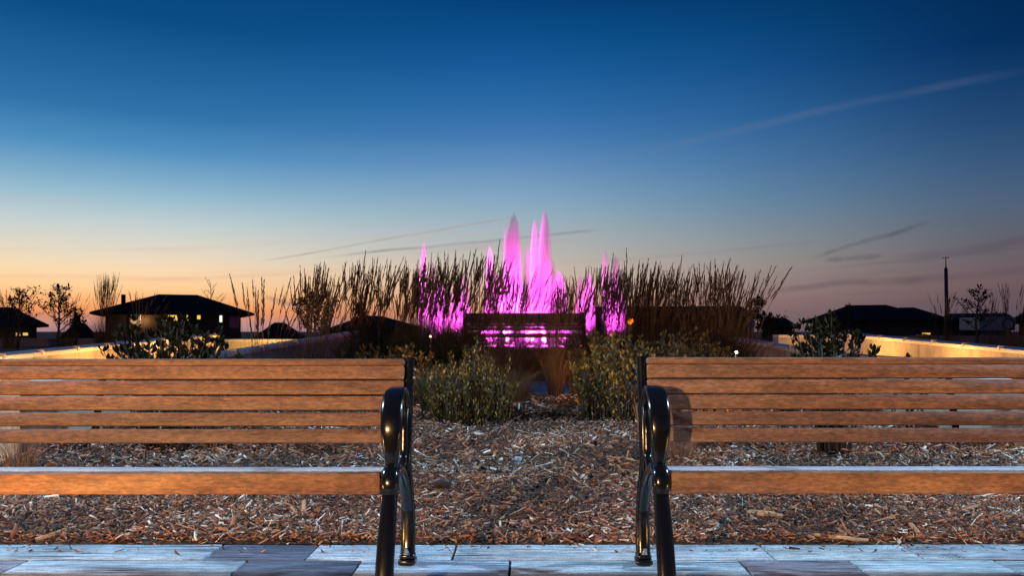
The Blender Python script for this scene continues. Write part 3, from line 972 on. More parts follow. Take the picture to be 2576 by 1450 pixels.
def reed_grass_meshes(seed, *a_, gm=None, **k_):
    global M_GRASS
    keep = M_GRASS
    if gm is not None: M_GRASS = gm
    out = _reed(seed, *a_, **k_)
    M_GRASS = keep
    return out
def _reed(seed, nstem=70, h=1.7, r=.16, lean=.22, nblade=420, bladeh=.95, sway=(.075, 0), plume=.36, dens=1.0):
    g = np.random.default_rng(seed)
    def disc(n, rr):
        a = g.uniform(0, 2*PI, n); q = rr*np.sqrt(g.uniform(0, 1, n))
        return np.stack([q*np.cos(a), q*np.sin(a), np.full(n, -.03)], 1), a, q
    b, a, q = disc(nstem, r)
    a2 = a+g.normal(0, .5, nstem)
    dr = np.stack([np.cos(a2), np.sin(a2)], 1)
    ln = h*(1-.36*g.uniform(0, 1, nstem)**1.2)
    ln = ln*np.where(g.uniform(0, 1, nstem) > .965, 1.12, 1.0)
    le = lean*.7*h*(q/r)*g.uniform(.4, 1.2, nstem)
    V1, F1, P = ribbons(b, dr, ln, le, np.full(nstem, .0055), np.full(nstem, .003), 6, g, sway)
    t1 = np.repeat(g.uniform(.1, .8, nstem), 14)
    b2, a3, q2 = disc(nblade, r*1.25)
    a4 = a3+g.normal(0, .6, nblade)
    dr2 = np.stack([np.cos(a4), np.sin(a4)], 1)
    l2 = bladeh*g.uniform(.45, 1.15, nblade)
    V2, F2, _ = ribbons(b2, dr2, l2, l2*g.uniform(.2, .75, nblade), np.full(nblade, .009), np.full(nblade, .0015), 5, g, (sway[0]*.6, 0), .22)
    t2 = np.repeat(g.uniform(.0, 1.0, nblade), 12)
    V = np.vstack([V1, V2]); F = np.vstack([F1, F2+len(V1)])
    foliage = np_mesh('foliage', V, F, M_GRASS, np.concatenate([t1, t2]))
    # plumes: spikelets hugging the last part of each stem
    ns = int(26*dens)
    sv = []; sl_ = []
    base = []; ddir = []
    for i in range(nstem):
        top = P[i, -1]; k0 = P[i, -2]
        ax = (top-k0); L_ = np.linalg.norm(ax); ax = ax/L_
        pl = plume*g.uniform(.7, 1.2)
        for s_ in range(ns):
            u = s_/(ns-1)
            p = top-ax*pl*(1-u)*1.0+ax*.02
            an = g.uniform(0, 2*PI)
            perp = np.array([math.cos(an), math.sin(an), 0])
            perp -= ax*perp.dot(ax); perp /= np.linalg.norm(perp)+1e-9
            spread = .19*(1-.6*u)
            dd = ax+perp*spread
            base.append(p); ddir.append(dd/np.linalg.norm(dd)*pl*.26*(1.15-.6*u))
    base = np.array(base); ddir = np.array(ddir)
    n = len(base)
    an = g.uniform(0, PI, n)
    side = np.stack([np.cos(an), np.sin(an), np.zeros(n)], 1)*.0052
    mid = base+ddir*.5
    V3 = np.stack([base, mid-side, base+ddir, mid+side], 1).reshape(-1, 3)
    F3 = np.arange(n*4).reshape(-1, 4)
    plumes = np_mesh('plumes', V3, F3, M_PLUME, np.repeat(g.uniform(0, .8, n), 4))
    return foliage, plumes

VAR = [reed_grass_meshes(11, 62, 1.7, .17, .20), reed_grass_meshes(12, 74, 1.7, .20, .26), reed_grass_meshes(13, 48, 1.7, .15, .34, 380, 1.05),
       reed_grass_meshes(14, 98, 1.7, .22, .22, 480), reed_grass_meshes(15, 60, 1.7, .19, .38, 420, 1.1)]
SPARSE = [reed_grass_meshes(21, 32, 1.7, .2, .42, 160, .9), reed_grass_meshes(22, 36, 1.7, .22, .48, 180, 1.0)]
STRAW = reed_grass_meshes(31, 70, 1.7, .15, .2, 320, 1.0, gm=M_STRAW)
def clump(px, top, d, var, label, group=None, wide=1.0, rz=None):
    x = X(px, d); z0 = gz(x, d)
    h = Z(top, d)-z0
    o = empty('reed_grass', (x, d, z0), 0)
    s = h/1.66*random.uniform(.95, 1.06)
    o.scale = (wide*max(.8, s), wide*max(.8, s), s)
    f, p = var
    # turn the clump a little while the wind keeps its side
    q = random.choice([0, 0, .35, -.35]) if rz is None else rz
    o.rotation_euler = (0, 0, q)
    link('foliage', f, o)['kind'] = 'stuff'
    link('plumes', p, o)['kind'] = 'stuff'
    tag(o, label, 'grass', group)
    return o
rowL = ('tall brown reed grass in the row at the left of the pink fountain', 'reed grasses left of the fountain')
rowC = ('tall brown reed grass standing right in front of the pink jets', 'reed grasses before the fountain')
rowR = ('tall brown reed grass in the row over the dark house right of the fountain', 'reed grasses right of the fountain')
clump(660, 692, 9.0, SPARSE[0], 'thin open reed grass right of the lit brown house', None, 1.15)
clump(790, 655, 9.6, VAR[3], 'dense dark reed grass tuft standing alone above the left bench', None, .95)
for i, (px, tp, d) in enumerate([(890, 688, 12.3), (930, 664, 12.8), (975, 666, 12.2), (1022, 682, 13.6), (1058, 668, 12.7)]):
    clump(px, tp, d, VAR[(i*2) % 5], *rowL)
for i, (px, tp, d) in enumerate([(1098, 670, 13.4), (1140, 652, 12.6), (1186, 655, 13.2), (1224, 662, 12.3), (1296, 690, 13.0), (1345, 712, 13.6), (1432, 690, 13.2),
                                 (1475, 668, 12.7), (1520, 690, 13.4), (1556, 684, 12.4)]):
    clump(px, tp, d, VAR[(i*3+1) % 5] if px not in (1296, 1345) else SPARSE[i % 2], *rowC)
for i, (px, tp, d) in enumerate([(1602, 676, 13.3), (1646, 672, 12.5), (1694, 680, 13.0), (1738, 688, 12.3), (1782, 668, 12.8), (1820, 684, 12.2)]):
    clump(px, tp, d, VAR[(i*2+1) % 5], *rowR)
clump(1858, 674, 11.6, SPARSE[1], 'open leaning reed grass at the right end of the row')
clump(1268, 700, 10.0, VAR[2], 'dark reed grass rising behind the golden shrub in the centre', None, .8)
clump(1398, 705, 9.75, STRAW, 'orange brown reed grass at the end of the mulch gap', None, .62)
clump(262, 700, 17.8, VAR[3], 'dense reed grass on the lawn left of the lit brown house', None, .62)
clump(355, 745, 17.0, SPARSE[0], 'sparse reed grass in front of the brown house left end', None, 1.0)
clump(25, 735, 19.0, SPARSE[1], 'thin reed grass at the extreme left edge', None, .9)
clump(170, 735, 19.5, SPARSE[0], 'thin reed grass behind the second sapling from the left', None, .9)
clump(2378, 742, 17.5, SPARSE[0], 'thin reed grass around the foot of the tall mast', None, 1.0)
clump(2552, 712, 17.0, SPARSE[1], 'tall thin reed grass at the extreme right edge', None, .9)
clump(2490, 752, 19.0, SPARSE[0], 'thin reed grass right of the right hand sapling', None, .8)

def fine_grass(px, py, d, h, spread, n, m, label, seed, group=None, wide=.004, up=.35):
    g = np.random.default_rng(seed)
    a = g.uniform(0, 2*PI, n); q = .10*np.sqrt(g.uniform(0, 1, n))
    b = np.stack([q*np.cos(a), q*np.sin(a), np.full(n, -.02)], 1)
    a2 = a+g.normal(0, .5, n)
    dr = np.stack([np.cos(a2), np.sin(a2)], 1)
    ln = h*g.uniform(.55, 1.25, n)
    V, F, _ = ribbons(b, dr, ln, spread*g.uniform(.2, 1.15, n), np.full(n, wide), np.full(n, wide*.25), 7, g, (.02, 0), up)
    x = X(px, d)
    o = link('tuft_grass', np_mesh('tuft_grass', V, F, m, np.repeat(g.uniform(0, 1, n), 16)))
    o.location = (x, d, gz(x, d))
    return tag(o, label, 'grass', group)
fine_grass(1085, 0, 8.3, .62, .42, 700, M_GREENG, 'fine green arching grass mound beside the left bench end', 31)
fine_grass(1300, 0, 8.9, .56, .50, 620, M_STRAW, 'tan arching grass tuft leaning over the slab path', 32)
fine_grass(1190, 0, 9.3, .62, .40, 500, M_GREENG, 'fine green grass mound behind the golden shrub', 33)
fine_grass(1880, 0, 9.9, .5, .32, 380, M_GRASS, 'small dark grass tuft by the rounded end of the right seat wall', 34)
for i, (px, d_) in enumerate([(1262, 11.8), (1330, 11.9), (1400, 12.0), (1450, 11.8)]):
    fine_grass(px, 0, d_, .62, .5, 480, M_STRAW, 'tan straggling grass below the distant bench, %s from the left' % ['first', 'second', 'third', 'fourth'][i], 60+i, 'tan grasses below the distant bench', .007)
fine_grass(50, 0, 5.35, .36, .17, 220, M_REDST, 'reddish thin stemmed tuft seen under the left bench back', 35, wide=.0035, up=.1)
fine_grass(1712, 0, 5.75, .30, .13, 150, M_REDST, 'thin brown stemmed tuft under the right bench back beside its arm', 36, wide=.0035, up=.1)
fine_grass(1452, 0, 9.9, .42, .3, 260, M_STRAW, 'short brown tuft at the right foot of the orange brown reed grass', 38)
for i, (px, d) in enumerate([(890, 11.9), (960, 12.0), (1040, 11.9), (1120, 12.0)]):
    fine_grass(px, 0, d, .85, .5, 520, M_GREENG, 'dark leafy grass base below the reed row left of the bench silhouette', 40+i, 'dark grass bases at left', .008)
for i, (px, d) in enumerate([(1500, 11.8), (1570, 12.0), (1640, 11.8), (1710, 12.0), (1780, 11.8), (1840, 11.6)]):
    fine_grass(px, 0, d, .95, .5, 560, M_GRASS, 'dark leafy grass base below the reed row right of the bench silhouette', 50+i, 'dark grass bases at right', .008)

# ------------------------------------------------------------------ leafy shrubs
def leaf_template(curl=.15, obov=.6):
    """a leaf of unit length along +Z, folded at its midrib"""
    st = [0, .22, .48, .75, .92, 1.0]
    wd = [.03, .17, .26, .27*obov+.10, .13, 0.0]
    V = []; F = []
    for i, (t, w) in enumerate(zip(st, wd)):
        y = -curl*t*t
        V += [(-w, y+w*.35, t), (0, y, t), (w, y+w*.35, t)]
    for i in range(len(st)-1):
        a = 3*i
        F += [(a, a+1, a+4, a+3), (a+1, a+2, a+5, a+4)]
    return np.array(V), np.array(F)
LV, LF = leaf_template()
LV = LV*np.array([.8, 1, 1])
LVC, LFC = leaf_template(.75, .4)

def stems_and_leaves(seed, nstem, h, r, perstem, leaf, spread, tips=0, upright=.6, hvar=.35, low=.25, bf=.35, rf=.35):
    g = random.Random(seed)
    stems = []; leaves = []
    for i in range(nstem):
        a = g.uniform(0, 2*PI)
        q = r*math.sqrt(g.uniform(0, 1))
        hh = h*(1-hvar*g.uniform(0, 1))*(1-rf*(q/r)**2)
        b = Vector((q*bf*math.cos(a), q*bf*math.sin(a), -.02))
        e = Vector((q*math.cos(a)+g.uniform(-.06, .06)*h, q*math.sin(a)+g.uniform(-.06, .06)*h, hh))
        mid = b.lerp(e, .5)+Vector((-.10*q*math.cos(a), -.1*q*math.sin(a), .05*hh))
        pts = [b.lerp(mid, t/3).lerp(mid.lerp(e, t/3), t/3) for t in range(4)]
        stems.append(pts)
        for j in range(perstem):
            t = low+(1-low)*(j+g.uniform(.2, .8))/perstem
            k_ = min(2, int(t*3)); p = pts[k_].lerp(pts[k_+1], t*3-k_)
            an = j*2.4+g.uniform(-.5, .5)
            out = Vector((math.cos(an), math.sin(an), 0))
            dv = (out*(1-upright)+Vector((0, 0, upright))+Vector((g.uniform(-.2, .2), g.uniform(-.2, .2), g.uniform(-.15, .15)))*spread).normalized()
            leaves.append((p+out*.01, dv, leaf*g.uniform(.65, 1.15), g.uniform(0, 2*PI)))
        for j in range(tips):
            an = j*2*PI/tips+g.uniform(-.3, .3)
            out = Vector((math.cos(an), math.sin(an), 0))
            dv = (out*.65+Vector((0, 0, g.uniform(.4, 1.1)))).normalized()
            leaves.append((pts[-1].copy(), dv, leaf*g.uniform(.8, 1.15), g.uniform(-.4, .4)))
    return stems, leaves
def leaf_matrix(p, dv, s):
    z = dv
    x = z.cross(Vector((0, 0, 1)))
    if x.length < 1e-3: x = Vector((1, 0, 0))
    x.normalize(); y = z.cross(x)
    return Matrix(((x.x*s, y.x*s, z.x*s, p.x), (x.y*s, y.y*s, z.y*s, p.y), (x.z*s, y.z*s, z.z*s, p.z), (0, 0, 0, 1)))
def foliage_mesh(leaves, m, seed, tv=LV, tf=LF, tlo=0.0, thi=1.0):
    g = np.random.default_rng(seed)
    n = len(leaves)
    Ms = np.array([np.array(leaf_matrix(p, dv, s)) for p, dv, s, _ in leaves])
    h = np.concatenate([tv, np.ones((len(tv), 1))], 1)
    V = np.einsum('nij,kj->nki', Ms, h)[:, :, :3].reshape(-1, 3)
    F = (tf[None]+(np.arange(n)*len(tv))[:, None, None]).reshape(-1, 4)
    return np_mesh('foliage', V, F, m, np.repeat(g.uniform(tlo, thi, n), len(tv)))
_leafmesh = {}
def leaf_meshes(m):
    if m.name not in _leafmesh:
        out = []
        for i in range(4):
            v, f = leaf_template(.1+.12*i, .5+.1*i)
            v = v*np.array([.72, 1, 1])
            out.append(np_mesh('leaf', v, f, m, np.full(len(v), .12+.22*i), True))
        _leafmesh[m.name] = out
    return _leafmesh[m.name]
def shrub(name, px, d, label, seed, h, r, nstem, perstem, leaf, m, mode='foliage', tips=0, group=None, upright=.6, curl=False, low=.25, stemm=None, hvar=.35, cat='shrub', loc=None, bf=.35, rf=.35):
    x = X(px, d)
    o = empty(name, loc or (x, d, gz(x, d)))
    tag(o, label, cat, group)
    stems, leaves = stems_and_leaves(seed, nstem, h, r, perstem, leaf, .9, tips, upright, hvar, low, bf, rf)
    mb = MB()
    for p in stems: mb.tube(p, [.006*h+.003, .005*h+.002, .004*h+.0015, .002], 5)
    mb.build('stems', stemm or M_BARK, o, True)
    if mode == 'parts':
        # the leaves that face the plaza are single parts, the rest one mass
        leaves.sort(key=lambda q: q[0].y)
        ms = leaf_meshes(m)
        for i, (p, dv, s, tw) in enumerate(leaves[:290]):
            c = link('leaf', ms[i % 4], o)
            c.matrix_local = leaf_matrix(p, dv, s) @ Matrix.Rotation(tw, 4, 'Z')
        leaves = leaves[290:]
    if leaves:
        tv, tf = (LVC, LFC) if curl else (LV, LF)
        link('foliage', foliage_mesh(leaves, m, seed+1, tv, tf), o)['kind'] = 'stuff'
    return o
# big leaved dark shrubs over both benches
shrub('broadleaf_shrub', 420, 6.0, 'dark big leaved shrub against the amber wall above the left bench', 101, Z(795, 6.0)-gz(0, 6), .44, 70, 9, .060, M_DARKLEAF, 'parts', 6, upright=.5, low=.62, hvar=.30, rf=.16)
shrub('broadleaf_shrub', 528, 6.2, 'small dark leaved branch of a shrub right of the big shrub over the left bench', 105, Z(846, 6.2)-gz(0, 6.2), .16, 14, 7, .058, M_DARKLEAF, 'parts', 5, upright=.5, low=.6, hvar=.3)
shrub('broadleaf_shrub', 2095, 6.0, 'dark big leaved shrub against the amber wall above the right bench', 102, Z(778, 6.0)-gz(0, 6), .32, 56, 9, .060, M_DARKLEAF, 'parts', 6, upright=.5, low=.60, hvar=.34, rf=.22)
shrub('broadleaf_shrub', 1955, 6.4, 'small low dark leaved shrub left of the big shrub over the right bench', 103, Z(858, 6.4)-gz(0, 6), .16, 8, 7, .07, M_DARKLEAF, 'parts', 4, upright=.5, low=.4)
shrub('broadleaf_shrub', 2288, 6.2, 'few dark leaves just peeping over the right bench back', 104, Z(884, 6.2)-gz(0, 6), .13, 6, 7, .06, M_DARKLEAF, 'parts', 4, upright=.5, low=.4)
# golden shrubs in the middle
fallen = [(1180, 1180), (1420, 1330), (1560, 1290), (1235, 1215), (820, 1330), (330, 1300), (2060, 1300), (2300, 1345), (620, 1345), (1500, 1235)]
shrub('golden_shrub', 1185, 7.65, 'golden green bushy shrub with curled leaves right of the left bench', 111, .80, .44, 150, 26, .030, M_GOLD, 'foliage', 2, upright=.3, curl=True, low=.06, hvar=.66, stemm=M_BARK, bf=.85)
shrub('leafy_shrub', 1555, 7.7, 'golden green broad leaved bush beside the right bench end', 112, .84, .46, 100, 15, .050, M_GOLD, 'parts', 5, upright=.45, low=.06, bf=.8, hvar=.45)
shrub('leafy_shrub', 1508, 8.7, 'olive leaved bush left behind the golden broad leaved bush', 113, .86, .36, 70, 14, .055, M_MIDLEAF, 'parts', 3, upright=.45, low=.1)
shrub('leafy_shrub', 1660, 8.6, 'olive leaved bush half hidden behind the right bench end', 114, .92, .42, 70, 14, .055, M_MIDLEAF, 'parts', 3, upright=.45, low=.2)
shrub('leafy_shrub', 1755, 9.2, 'low olive bush just above the right bench left part', 115, .88, .42, 70, 13, .055, M_MIDLEAF, 'foliage', 3, upright=.45, low=.2)
olv = ('low dark olive bush in the strip above the left bench right part', 'low bushes above the left bench')
for i, (px, d, h) in enumerate([(855, 9.3, .62), (925, 9.4, .66), (995, 9.3, .70), (1045, 9.0, .66)]):
    shrub('leafy_shrub', px, d, 'low dark olive bush over the left bench back, %s from its right end' % ['fourth', 'third', 'second', 'first'][i], 120+i, h, .36, 36, 12, .05, M_MIDLEAF, 'foliage', 3, olv[1], .5, low=.2)
o = shrub('young_shrub', 1615, 7.0, 'bare orange twigs leaning out beside the right bench arm', 131, .42, .13, 9, 1, .03, M_GOLD, 'foliage', 0, upright=.6, low=.7, stemm=M_TWIG, cat='shrub')
for i, (px, py) in enumerate([(1325, 1020), (1398, 1050)]):
    x, y, z = on_bed(px, py+8)
    shrub('seedling', px, y, ['tiny bright green seedling in the mulch gap, nearer the slabs', 'tiny bright green seedling in the mulch gap, nearer the bush'][i], 140+i, .07, .03, 5, 3, .035, M_GREENG, 'foliage', 3, cat='seedling', loc=(x, y, z+.02))
for i, (px, py, lab) in enumerate([(1838, 1358, 'bright green moss patch on the paving edge by the right bench front leg'), (2395, 1404, 'green moss patch on the plank joint under the right bench')]):
    d = EYE/((py-835)/FPX)
    fine = fine_grass(px, 0, d, .022, .02, 300, M_GREENG, lab, 150+i, None, .004, .1)
    fine.location.z = .004
    fine.scale = (.6, .25, 1)
    fine['category'] = 'moss'
    fine.name = 'moss_patch'
def fallen_leaf(px, py, label, m, s=.05, up=.035, rz=0, flat=False):
    if flat:
        d = EYE/((py-835)/FPX); loc = (X(px, d), d, .012)
    else: loc = at_bed(px, py, up)
    v, f = leaf_template(.3, .6)
    o = link('fallen_leaf', np_mesh('fallen_leaf', v*s, f, m, np.full(len(v), .5)))
    o.location = loc
    o.rotation_euler = (-1.35, .2, rz)
    return tag(o, label, 'leaf')
fallen_leaf(1300, 1262, 'yellow green fallen leaf in the middle of the mulch', M_YLEAF, .05, .045, .5)
fallen_leaf(1255, 1330, 'small green yellow leaf near the paving between the benches', M_YLEAF, .035, .045, -1)
for i, (fx, fy) in enumerate(fallen):
    o = fallen_leaf(fx, fy, 'curled brown fallen leaf on the mulch ' + ['just right of the left armrest', 'near the paving in the middle of the gap', 'near the right bench back leg', 'below the golden shrub',
        'under the left bench seat, nearer its arm', 'under the left bench, at the far left', 'under the right bench, left part', 'under the right bench, right part', 'by the paving under the left bench middle', 'in the centre of the gap'][i], M_TWIG, random.uniform(.035, .055), .045, random.uniform(0, 6))
    o['group'] = 'brown leaves on the mulch'
fallen_leaf(455, 1406, 'curled brown leaf on the plank joint under the left bench', M_TWIG, .04, .01, 1.2, True)
fallen_leaf(548, 1384, 'brown scrap in the slanted plank joint under the left bench', M_TWIG, .035, .01, 2.2, True)
fallen_leaf(2515, 1383, 'tan leaf scrap on the last plank at right', M_TWIG, .035, .01, .4, True)

# ------------------------------------------------------------------ saplings
def sapling(px, top, d, label, seed, crown, nleaf, bare=False, lean=0.0, m=M_DARKLEAF, base=None, cat='tree', group=None, name='sapling', leaf=.11):
    g = random.Random(seed)
    x = X(px, d); z0 = gz(x, d) if base is None else base
    h = Z(top, d)-z0
    o = empty(name, (x, d, z0))
    tag(o, label, cat, group)
    tr = MB()
    pts = [Vector((lean*h*(t/5)**1.5+g.uniform(-.02, .02), g.uniform(-.02, .02), h*.86*t/5-.05*(t == 0))) for t in range(6)]
    tr.tube(pts, [.035-.0055*i for i in range(6)], 7)
    leaves = []
    nb = 16
    br = MB()
    for i in range(nb):
        t = .28+.72*i/nb
        k_ = min(4, int(t*5)); p = pts[k_].lerp(pts[k_+1], t*5-k_)
        an = i*2.4+g.uniform(-.4, .4)
        L_ = crown*(1.05-.75*t*t)*g.uniform(.5, 1.15)
        out = Vector((math.cos(an), math.sin(an)*.8, 0))
        e = p+out*L_+Vector((0, 0, L_*g.uniform(.55, 1.3)))
        e.z = min(e.z, h)
        mid = p.lerp(e, .5)+Vector((0, 0, -.06*L_))
        br.tube([p, mid, e], [.013, .009, .004], 5)
        for s_ in range(2):
            q = p.lerp(e, g.uniform(.4, .8))
            f2 = q+Vector((g.uniform(-.3, .3), g.uniform(-.3, .3), g.uniform(.1, .4)))*L_
            br.tube([q, f2], [.006, .003], 4)
            if not bare:
                for w in range(nleaf//(nb*4)+1):
                    leaves.append((q.lerp(f2, g.uniform(.2, 1))+Vector((g.uniform(-.04, .04), g.uniform(-.04, .04), g.uniform(-.04, .04))),
                                   Vector((g.uniform(-1, 1), g.uniform(-1, 1), g.uniform(-.6, .8))).normalized(), leaf*g.uniform(.6, 1.2), 0))
        if not bare:
            for w in range(nleaf//nb//2+1):
                leaves.append((p.lerp(e, g.uniform(.3, 1.05))+Vector((g.uniform(-.06, .06), g.uniform(-.06, .06), g.uniform(-.05, .05))),
                               Vector((g.uniform(-1, 1), g.uniform(-1, 1), g.uniform(-.6, .8))).normalized(), leaf*g.uniform(.6, 1.2), 0))
    t_ = tr.build('trunk', M_BARK, o, True)
    br.build('branches', M_BARK, t_ if False else o, True)
    if leaves: link('crown', foliage_mesh(leaves, m, seed), o)['kind'] = 'stuff'
    return o
sapling(48, 717, 20, 'spreading young tree with leaf clumps, leftmost of the saplings', 201, .62, 420, leaf=.085)
sapling(146, 712, 19, 'upright young tree with dark leaves, second sapling from the left', 202, .58, 560, lean=.03, leaf=.085)
sapling(192, 786, 21, 'small round bushy sapling right of the two left saplings', 203, .3, 260)
sapling(530, 688, 34, 'bare branching sapling rising behind the lit brown house', 204, .75, 0, True, name='bare_tree')
sapling(790, 738, 17.6, 'broad dark leafy young tree left of the reed row', 205, .62, 800, leaf=.10)
sapling(1906, 742, 41.0, 'dark young tree just right of the reed row', 206, .75, 700, leaf=.17)
sapling(2455, 712, 21, 'open leafed young tree right of the tall mast', 207, .62, 420, lean=.03, leaf=.09)
sapling(2135, 752, 27, 'thin twiggy sapling before the right hand roof', 208, .3, 120)
sapling(1935, 792, 20, 'low spreading dark sapling near the short right wall', 209, .45, 260)
sapling(2325, 852, 23, 'small yellow green bush beyond the right seat wall', 210, .35, 520, m=M_YLEAF, name='yellow_bush', cat='shrub')
sapling(905, 755, 14.5, 'dark leafy shrub inside the left reed row', 211, .25, 320)
sapling(590, 852, 12.6, 'olive bush between the two walls at left', 212, .3, 10, m=M_MIDLEAF) if False else None

# ------------------------------------------------------------------ houses
def hip_house(name, px0, px1, eave, rl, rr, ridge, d, label, depth=9.0, base=0.0, over=.5, wall_in=None, windows=(), chimney=None, cat='house', m=None):
    pc = (px0+px1)/2
    xc = X(pc, d)
    th_ = math.atan2(xc, d)
    def lx(px, dd): return (px-pc)/FPX*dd*math.cos(th_)
    x0, x1 = lx(px0, d), lx(px1, d)
    ze, zr = Z(eave, d), Z(ridge, d+depth/2)
    a, b = lx(rl, d+depth/2), lx(rr, d+depth/2)
    r = empty(name, (xc, d, base), -th_)
    tag(r, label, cat)
    ox = 0.0
    th = .18
    v = [(x0-ox, 0, ze-base), (x1-ox, 0, ze-base), (x1-ox, depth, ze-base), (x0-ox, depth, ze-base), (a-ox, depth/2, zr-base), (b-ox, depth/2, zr-base)]
    lo = [(q[0], q[1], q[2]-th) for q in v[:4]]
    mb = MB()
    mb.add(v+lo, [(0, 1, 5, 4), (2, 3, 4, 5), (1, 2, 5), (3, 0, 4), (6, 9, 8, 7), (0, 6, 7, 1), (1, 7, 8, 2), (2, 8, 9, 3), (3, 9, 6, 0)])
    rf = mb.build('roof', M_ROOF, r)
    mb2 = MB().box((0, -.06, ze-base-.09), (x1-x0+.12, .09, .16)).build('gutter', M_ROOF, r)
    wx0, wx1 = x0-ox+over, x1-ox-over
    wd = MB().box(((wx0+wx1)/2, depth/2, (ze-base-th)/2-.15), (wx1-wx0, depth-2*over, ze-base-th+.3)).build('wall', m or M_HWALL, r)
    for (p0, p1, t, bt, mm) in windows:
        wx, wz = (lx(p0, d)+lx(p1, d))/2, (Z(t, d)+Z(bt, d))/2-base
        ww, wh = lx(p1, d)-lx(p0, d), Z(t, d)-Z(bt, d)
        f = MB()
        e = .07
        for (cx, cz, sx, sz) in ((0, wh/2+e/2, ww+2*e, e), (0, -wh/2-e/2, ww+2*e, e), (-ww/2-e/2, 0, e, wh), (ww/2+e/2, 0, e, wh)):
            f.box((wx+cx, over-.03, wz+cz), (sx, .08, sz))
        if ww > .9: f.box((wx, over-.02, wz), (.05, .06, wh))
        w = f.build('window', M_TRIM if mm is not M_YWIN else M_HWALL, r)
        MB().box((wx, over-.012, wz), (ww, .02, wh)).build('pane', mm, w)
    if chimney:
        cpx, ct = chimney
        cx = lx(cpx, d+depth*.3)
        zt = Z(ct, d+depth*.3)-base
        MB().box((cx, depth*.3, (zt+ze-base)/2), (.26, .26, zt-ze+base)).build('chimney', M_ROOF, rf)
    return r
hip_house('house', 236, 645, 786, 400, 497, 742, 52, 'dark hip roofed house with glowing yellow windows at left', 9, 0, .75,
          windows=[(418, 446, 789, 807, M_YWIN), (458, 474, 791, 806, M_YWIN), (497, 506, 791, 803, M_YWIN), (556, 563, 788, 810, M_WWIN), (330, 352, 790, 825, M_DGLASS), (585, 605, 792, 822, M_DGLASS)], chimney=(314, 744))
hip_house('house', -260, 128, 815, -90, 30, 773, 44, 'dark house cut by the left picture edge behind the saplings', 9, 0, .5,
          windows=[(43, 55, 838, 846, M_YWIN), (62, 76, 838, 845, M_YWIN)])
hip_house('house', 150, 250, 850, 185, 215, 814, 70, 'small distant dark roof between saplings and brown house', 8)
hip_house('house', 640, 770, 848, 690, 716, 812, 75, 'small distant dark roof behind the thin reed grass', 8)
hip_house('house', 815, 1090, 830, 916, 958, 795, 62, 'distant dark hip roof behind the left reed row', 9)
hip_house('house', 1450, 1912, 796, 1490, 1858, 771, 58, 'long flat topped dark house behind the right reed row', 12)
hip_house('house', 2020, 2372, 806, 2135, 2228, 768, 60, 'big dark hip roof at right beyond the seat wall', 10, windows=[(2318, 2338, 838, 842, M_YWIN)])
hip_house('house', 2190, 2420, 812, 2262, 2300, 774, 64, 'lower dark roof joined behind the big right hand roof', 8)
hip_house('house', 1900, 2010, 822, 1930, 1975, 800, 66, 'small dark roof between the young tree and the right shrub', 8)
hip_house('house', 2360, 2560, 806, 2385, 2530, 789, 66, 'long low dark building right of the mast', 9)
hip_house('house', 2536, 2760, 806, 2620, 2680, 762, 50, 'dark house cut by the right picture edge', 9)
point('porch_light', (X(350, 51), 51.6, 1.75), 45, (1.0, .55, .22), .1)
# pale sided container with ribs
d = 46
ct = empty('trailer', (X(2510, d), d, .4))
tag(ct, 'pale ribbed trailer standing far right behind the lawn', 'trailer')
M_PALEM = mat('dusky_white_metal', (.30, .25, .27), .5)
w = X(2556, d)-X(2466, d); h = Z(798, d)-Z(832, d); zc = (Z(798, d)+Z(832, d))/2-.4
MB().box((0, 1.1, zc), (w, 2.2, h), .03).build('body', M_PALEM, ct)
for i in range(7):
    MB().box((0, -.015, zc-h/2+h*(i+.5)/7), (w-.1, .03, h/7*.55)).build('rib', M_PALEM, ct)
for sx in (-.6, .6):
    wh = MB().tube([(sx, .0, .28), (sx, .22, .28)], .3, 14).build('wheel', M_POST, ct)
rg = empty('tyre_swing', (X(2537, 40), 40, gz(12, 40)))
tag(rg, 'dark ring frame standing before the pale trailer', 'ring')
R_ = 14/FPX*40
zc = Z(815, 40)-rg.location.z
MB().tube([(R_*math.cos(a), 0, zc+R_*math.sin(a)) for a in np.linspace(0, 2*PI, 25)], .05, 7).build('ring', M_POST, rg)
MB().box((0, 0, (zc-R_)/2), (.12, .12, zc-R_)).build('post', M_POST, rg)

# ------------------------------------------------------------------ mast
d = 24
ms = empty('weather_mast', (X(2383, d), d, gz(12, d)))
ms.rotation_euler = (0, -.018, 0)
tag(ms, 'tall slim dark mast with a small cup vane on top at right', 'mast')
hh = Z(647, d)-ms.location.z
MB().tube([(0, 0, -.05), (0, 0, hh-.33)], [.062, .048], 12).build('pole', M_POST, ms, True)
MB().tube([(0, 0, hh-.33), (0, 0, hh-.25), (0, 0, hh-.04)], [.026, .016, .010], 8).build('rod', M_POST, ms, True)
cv = MB()
for a in range(3):
    an = a*2*PI/3+.1
    cv.tube([(0, 0, hh-.03), (.075*math.cos(an), .075*math.sin(an), hh-.02)], .006, 6)
    cv.lathe([(.004, -.022), (.02, -.012), (.026, .006)], (.08*math.cos(an), .08*math.sin(an), hh-.014), 10)
cv.build('cup_vane', M_POST, ms, True)
MB().box((.05, -.03, 1.05), (.05, .03, .16), .004).build('box', M_CLIP, ms)

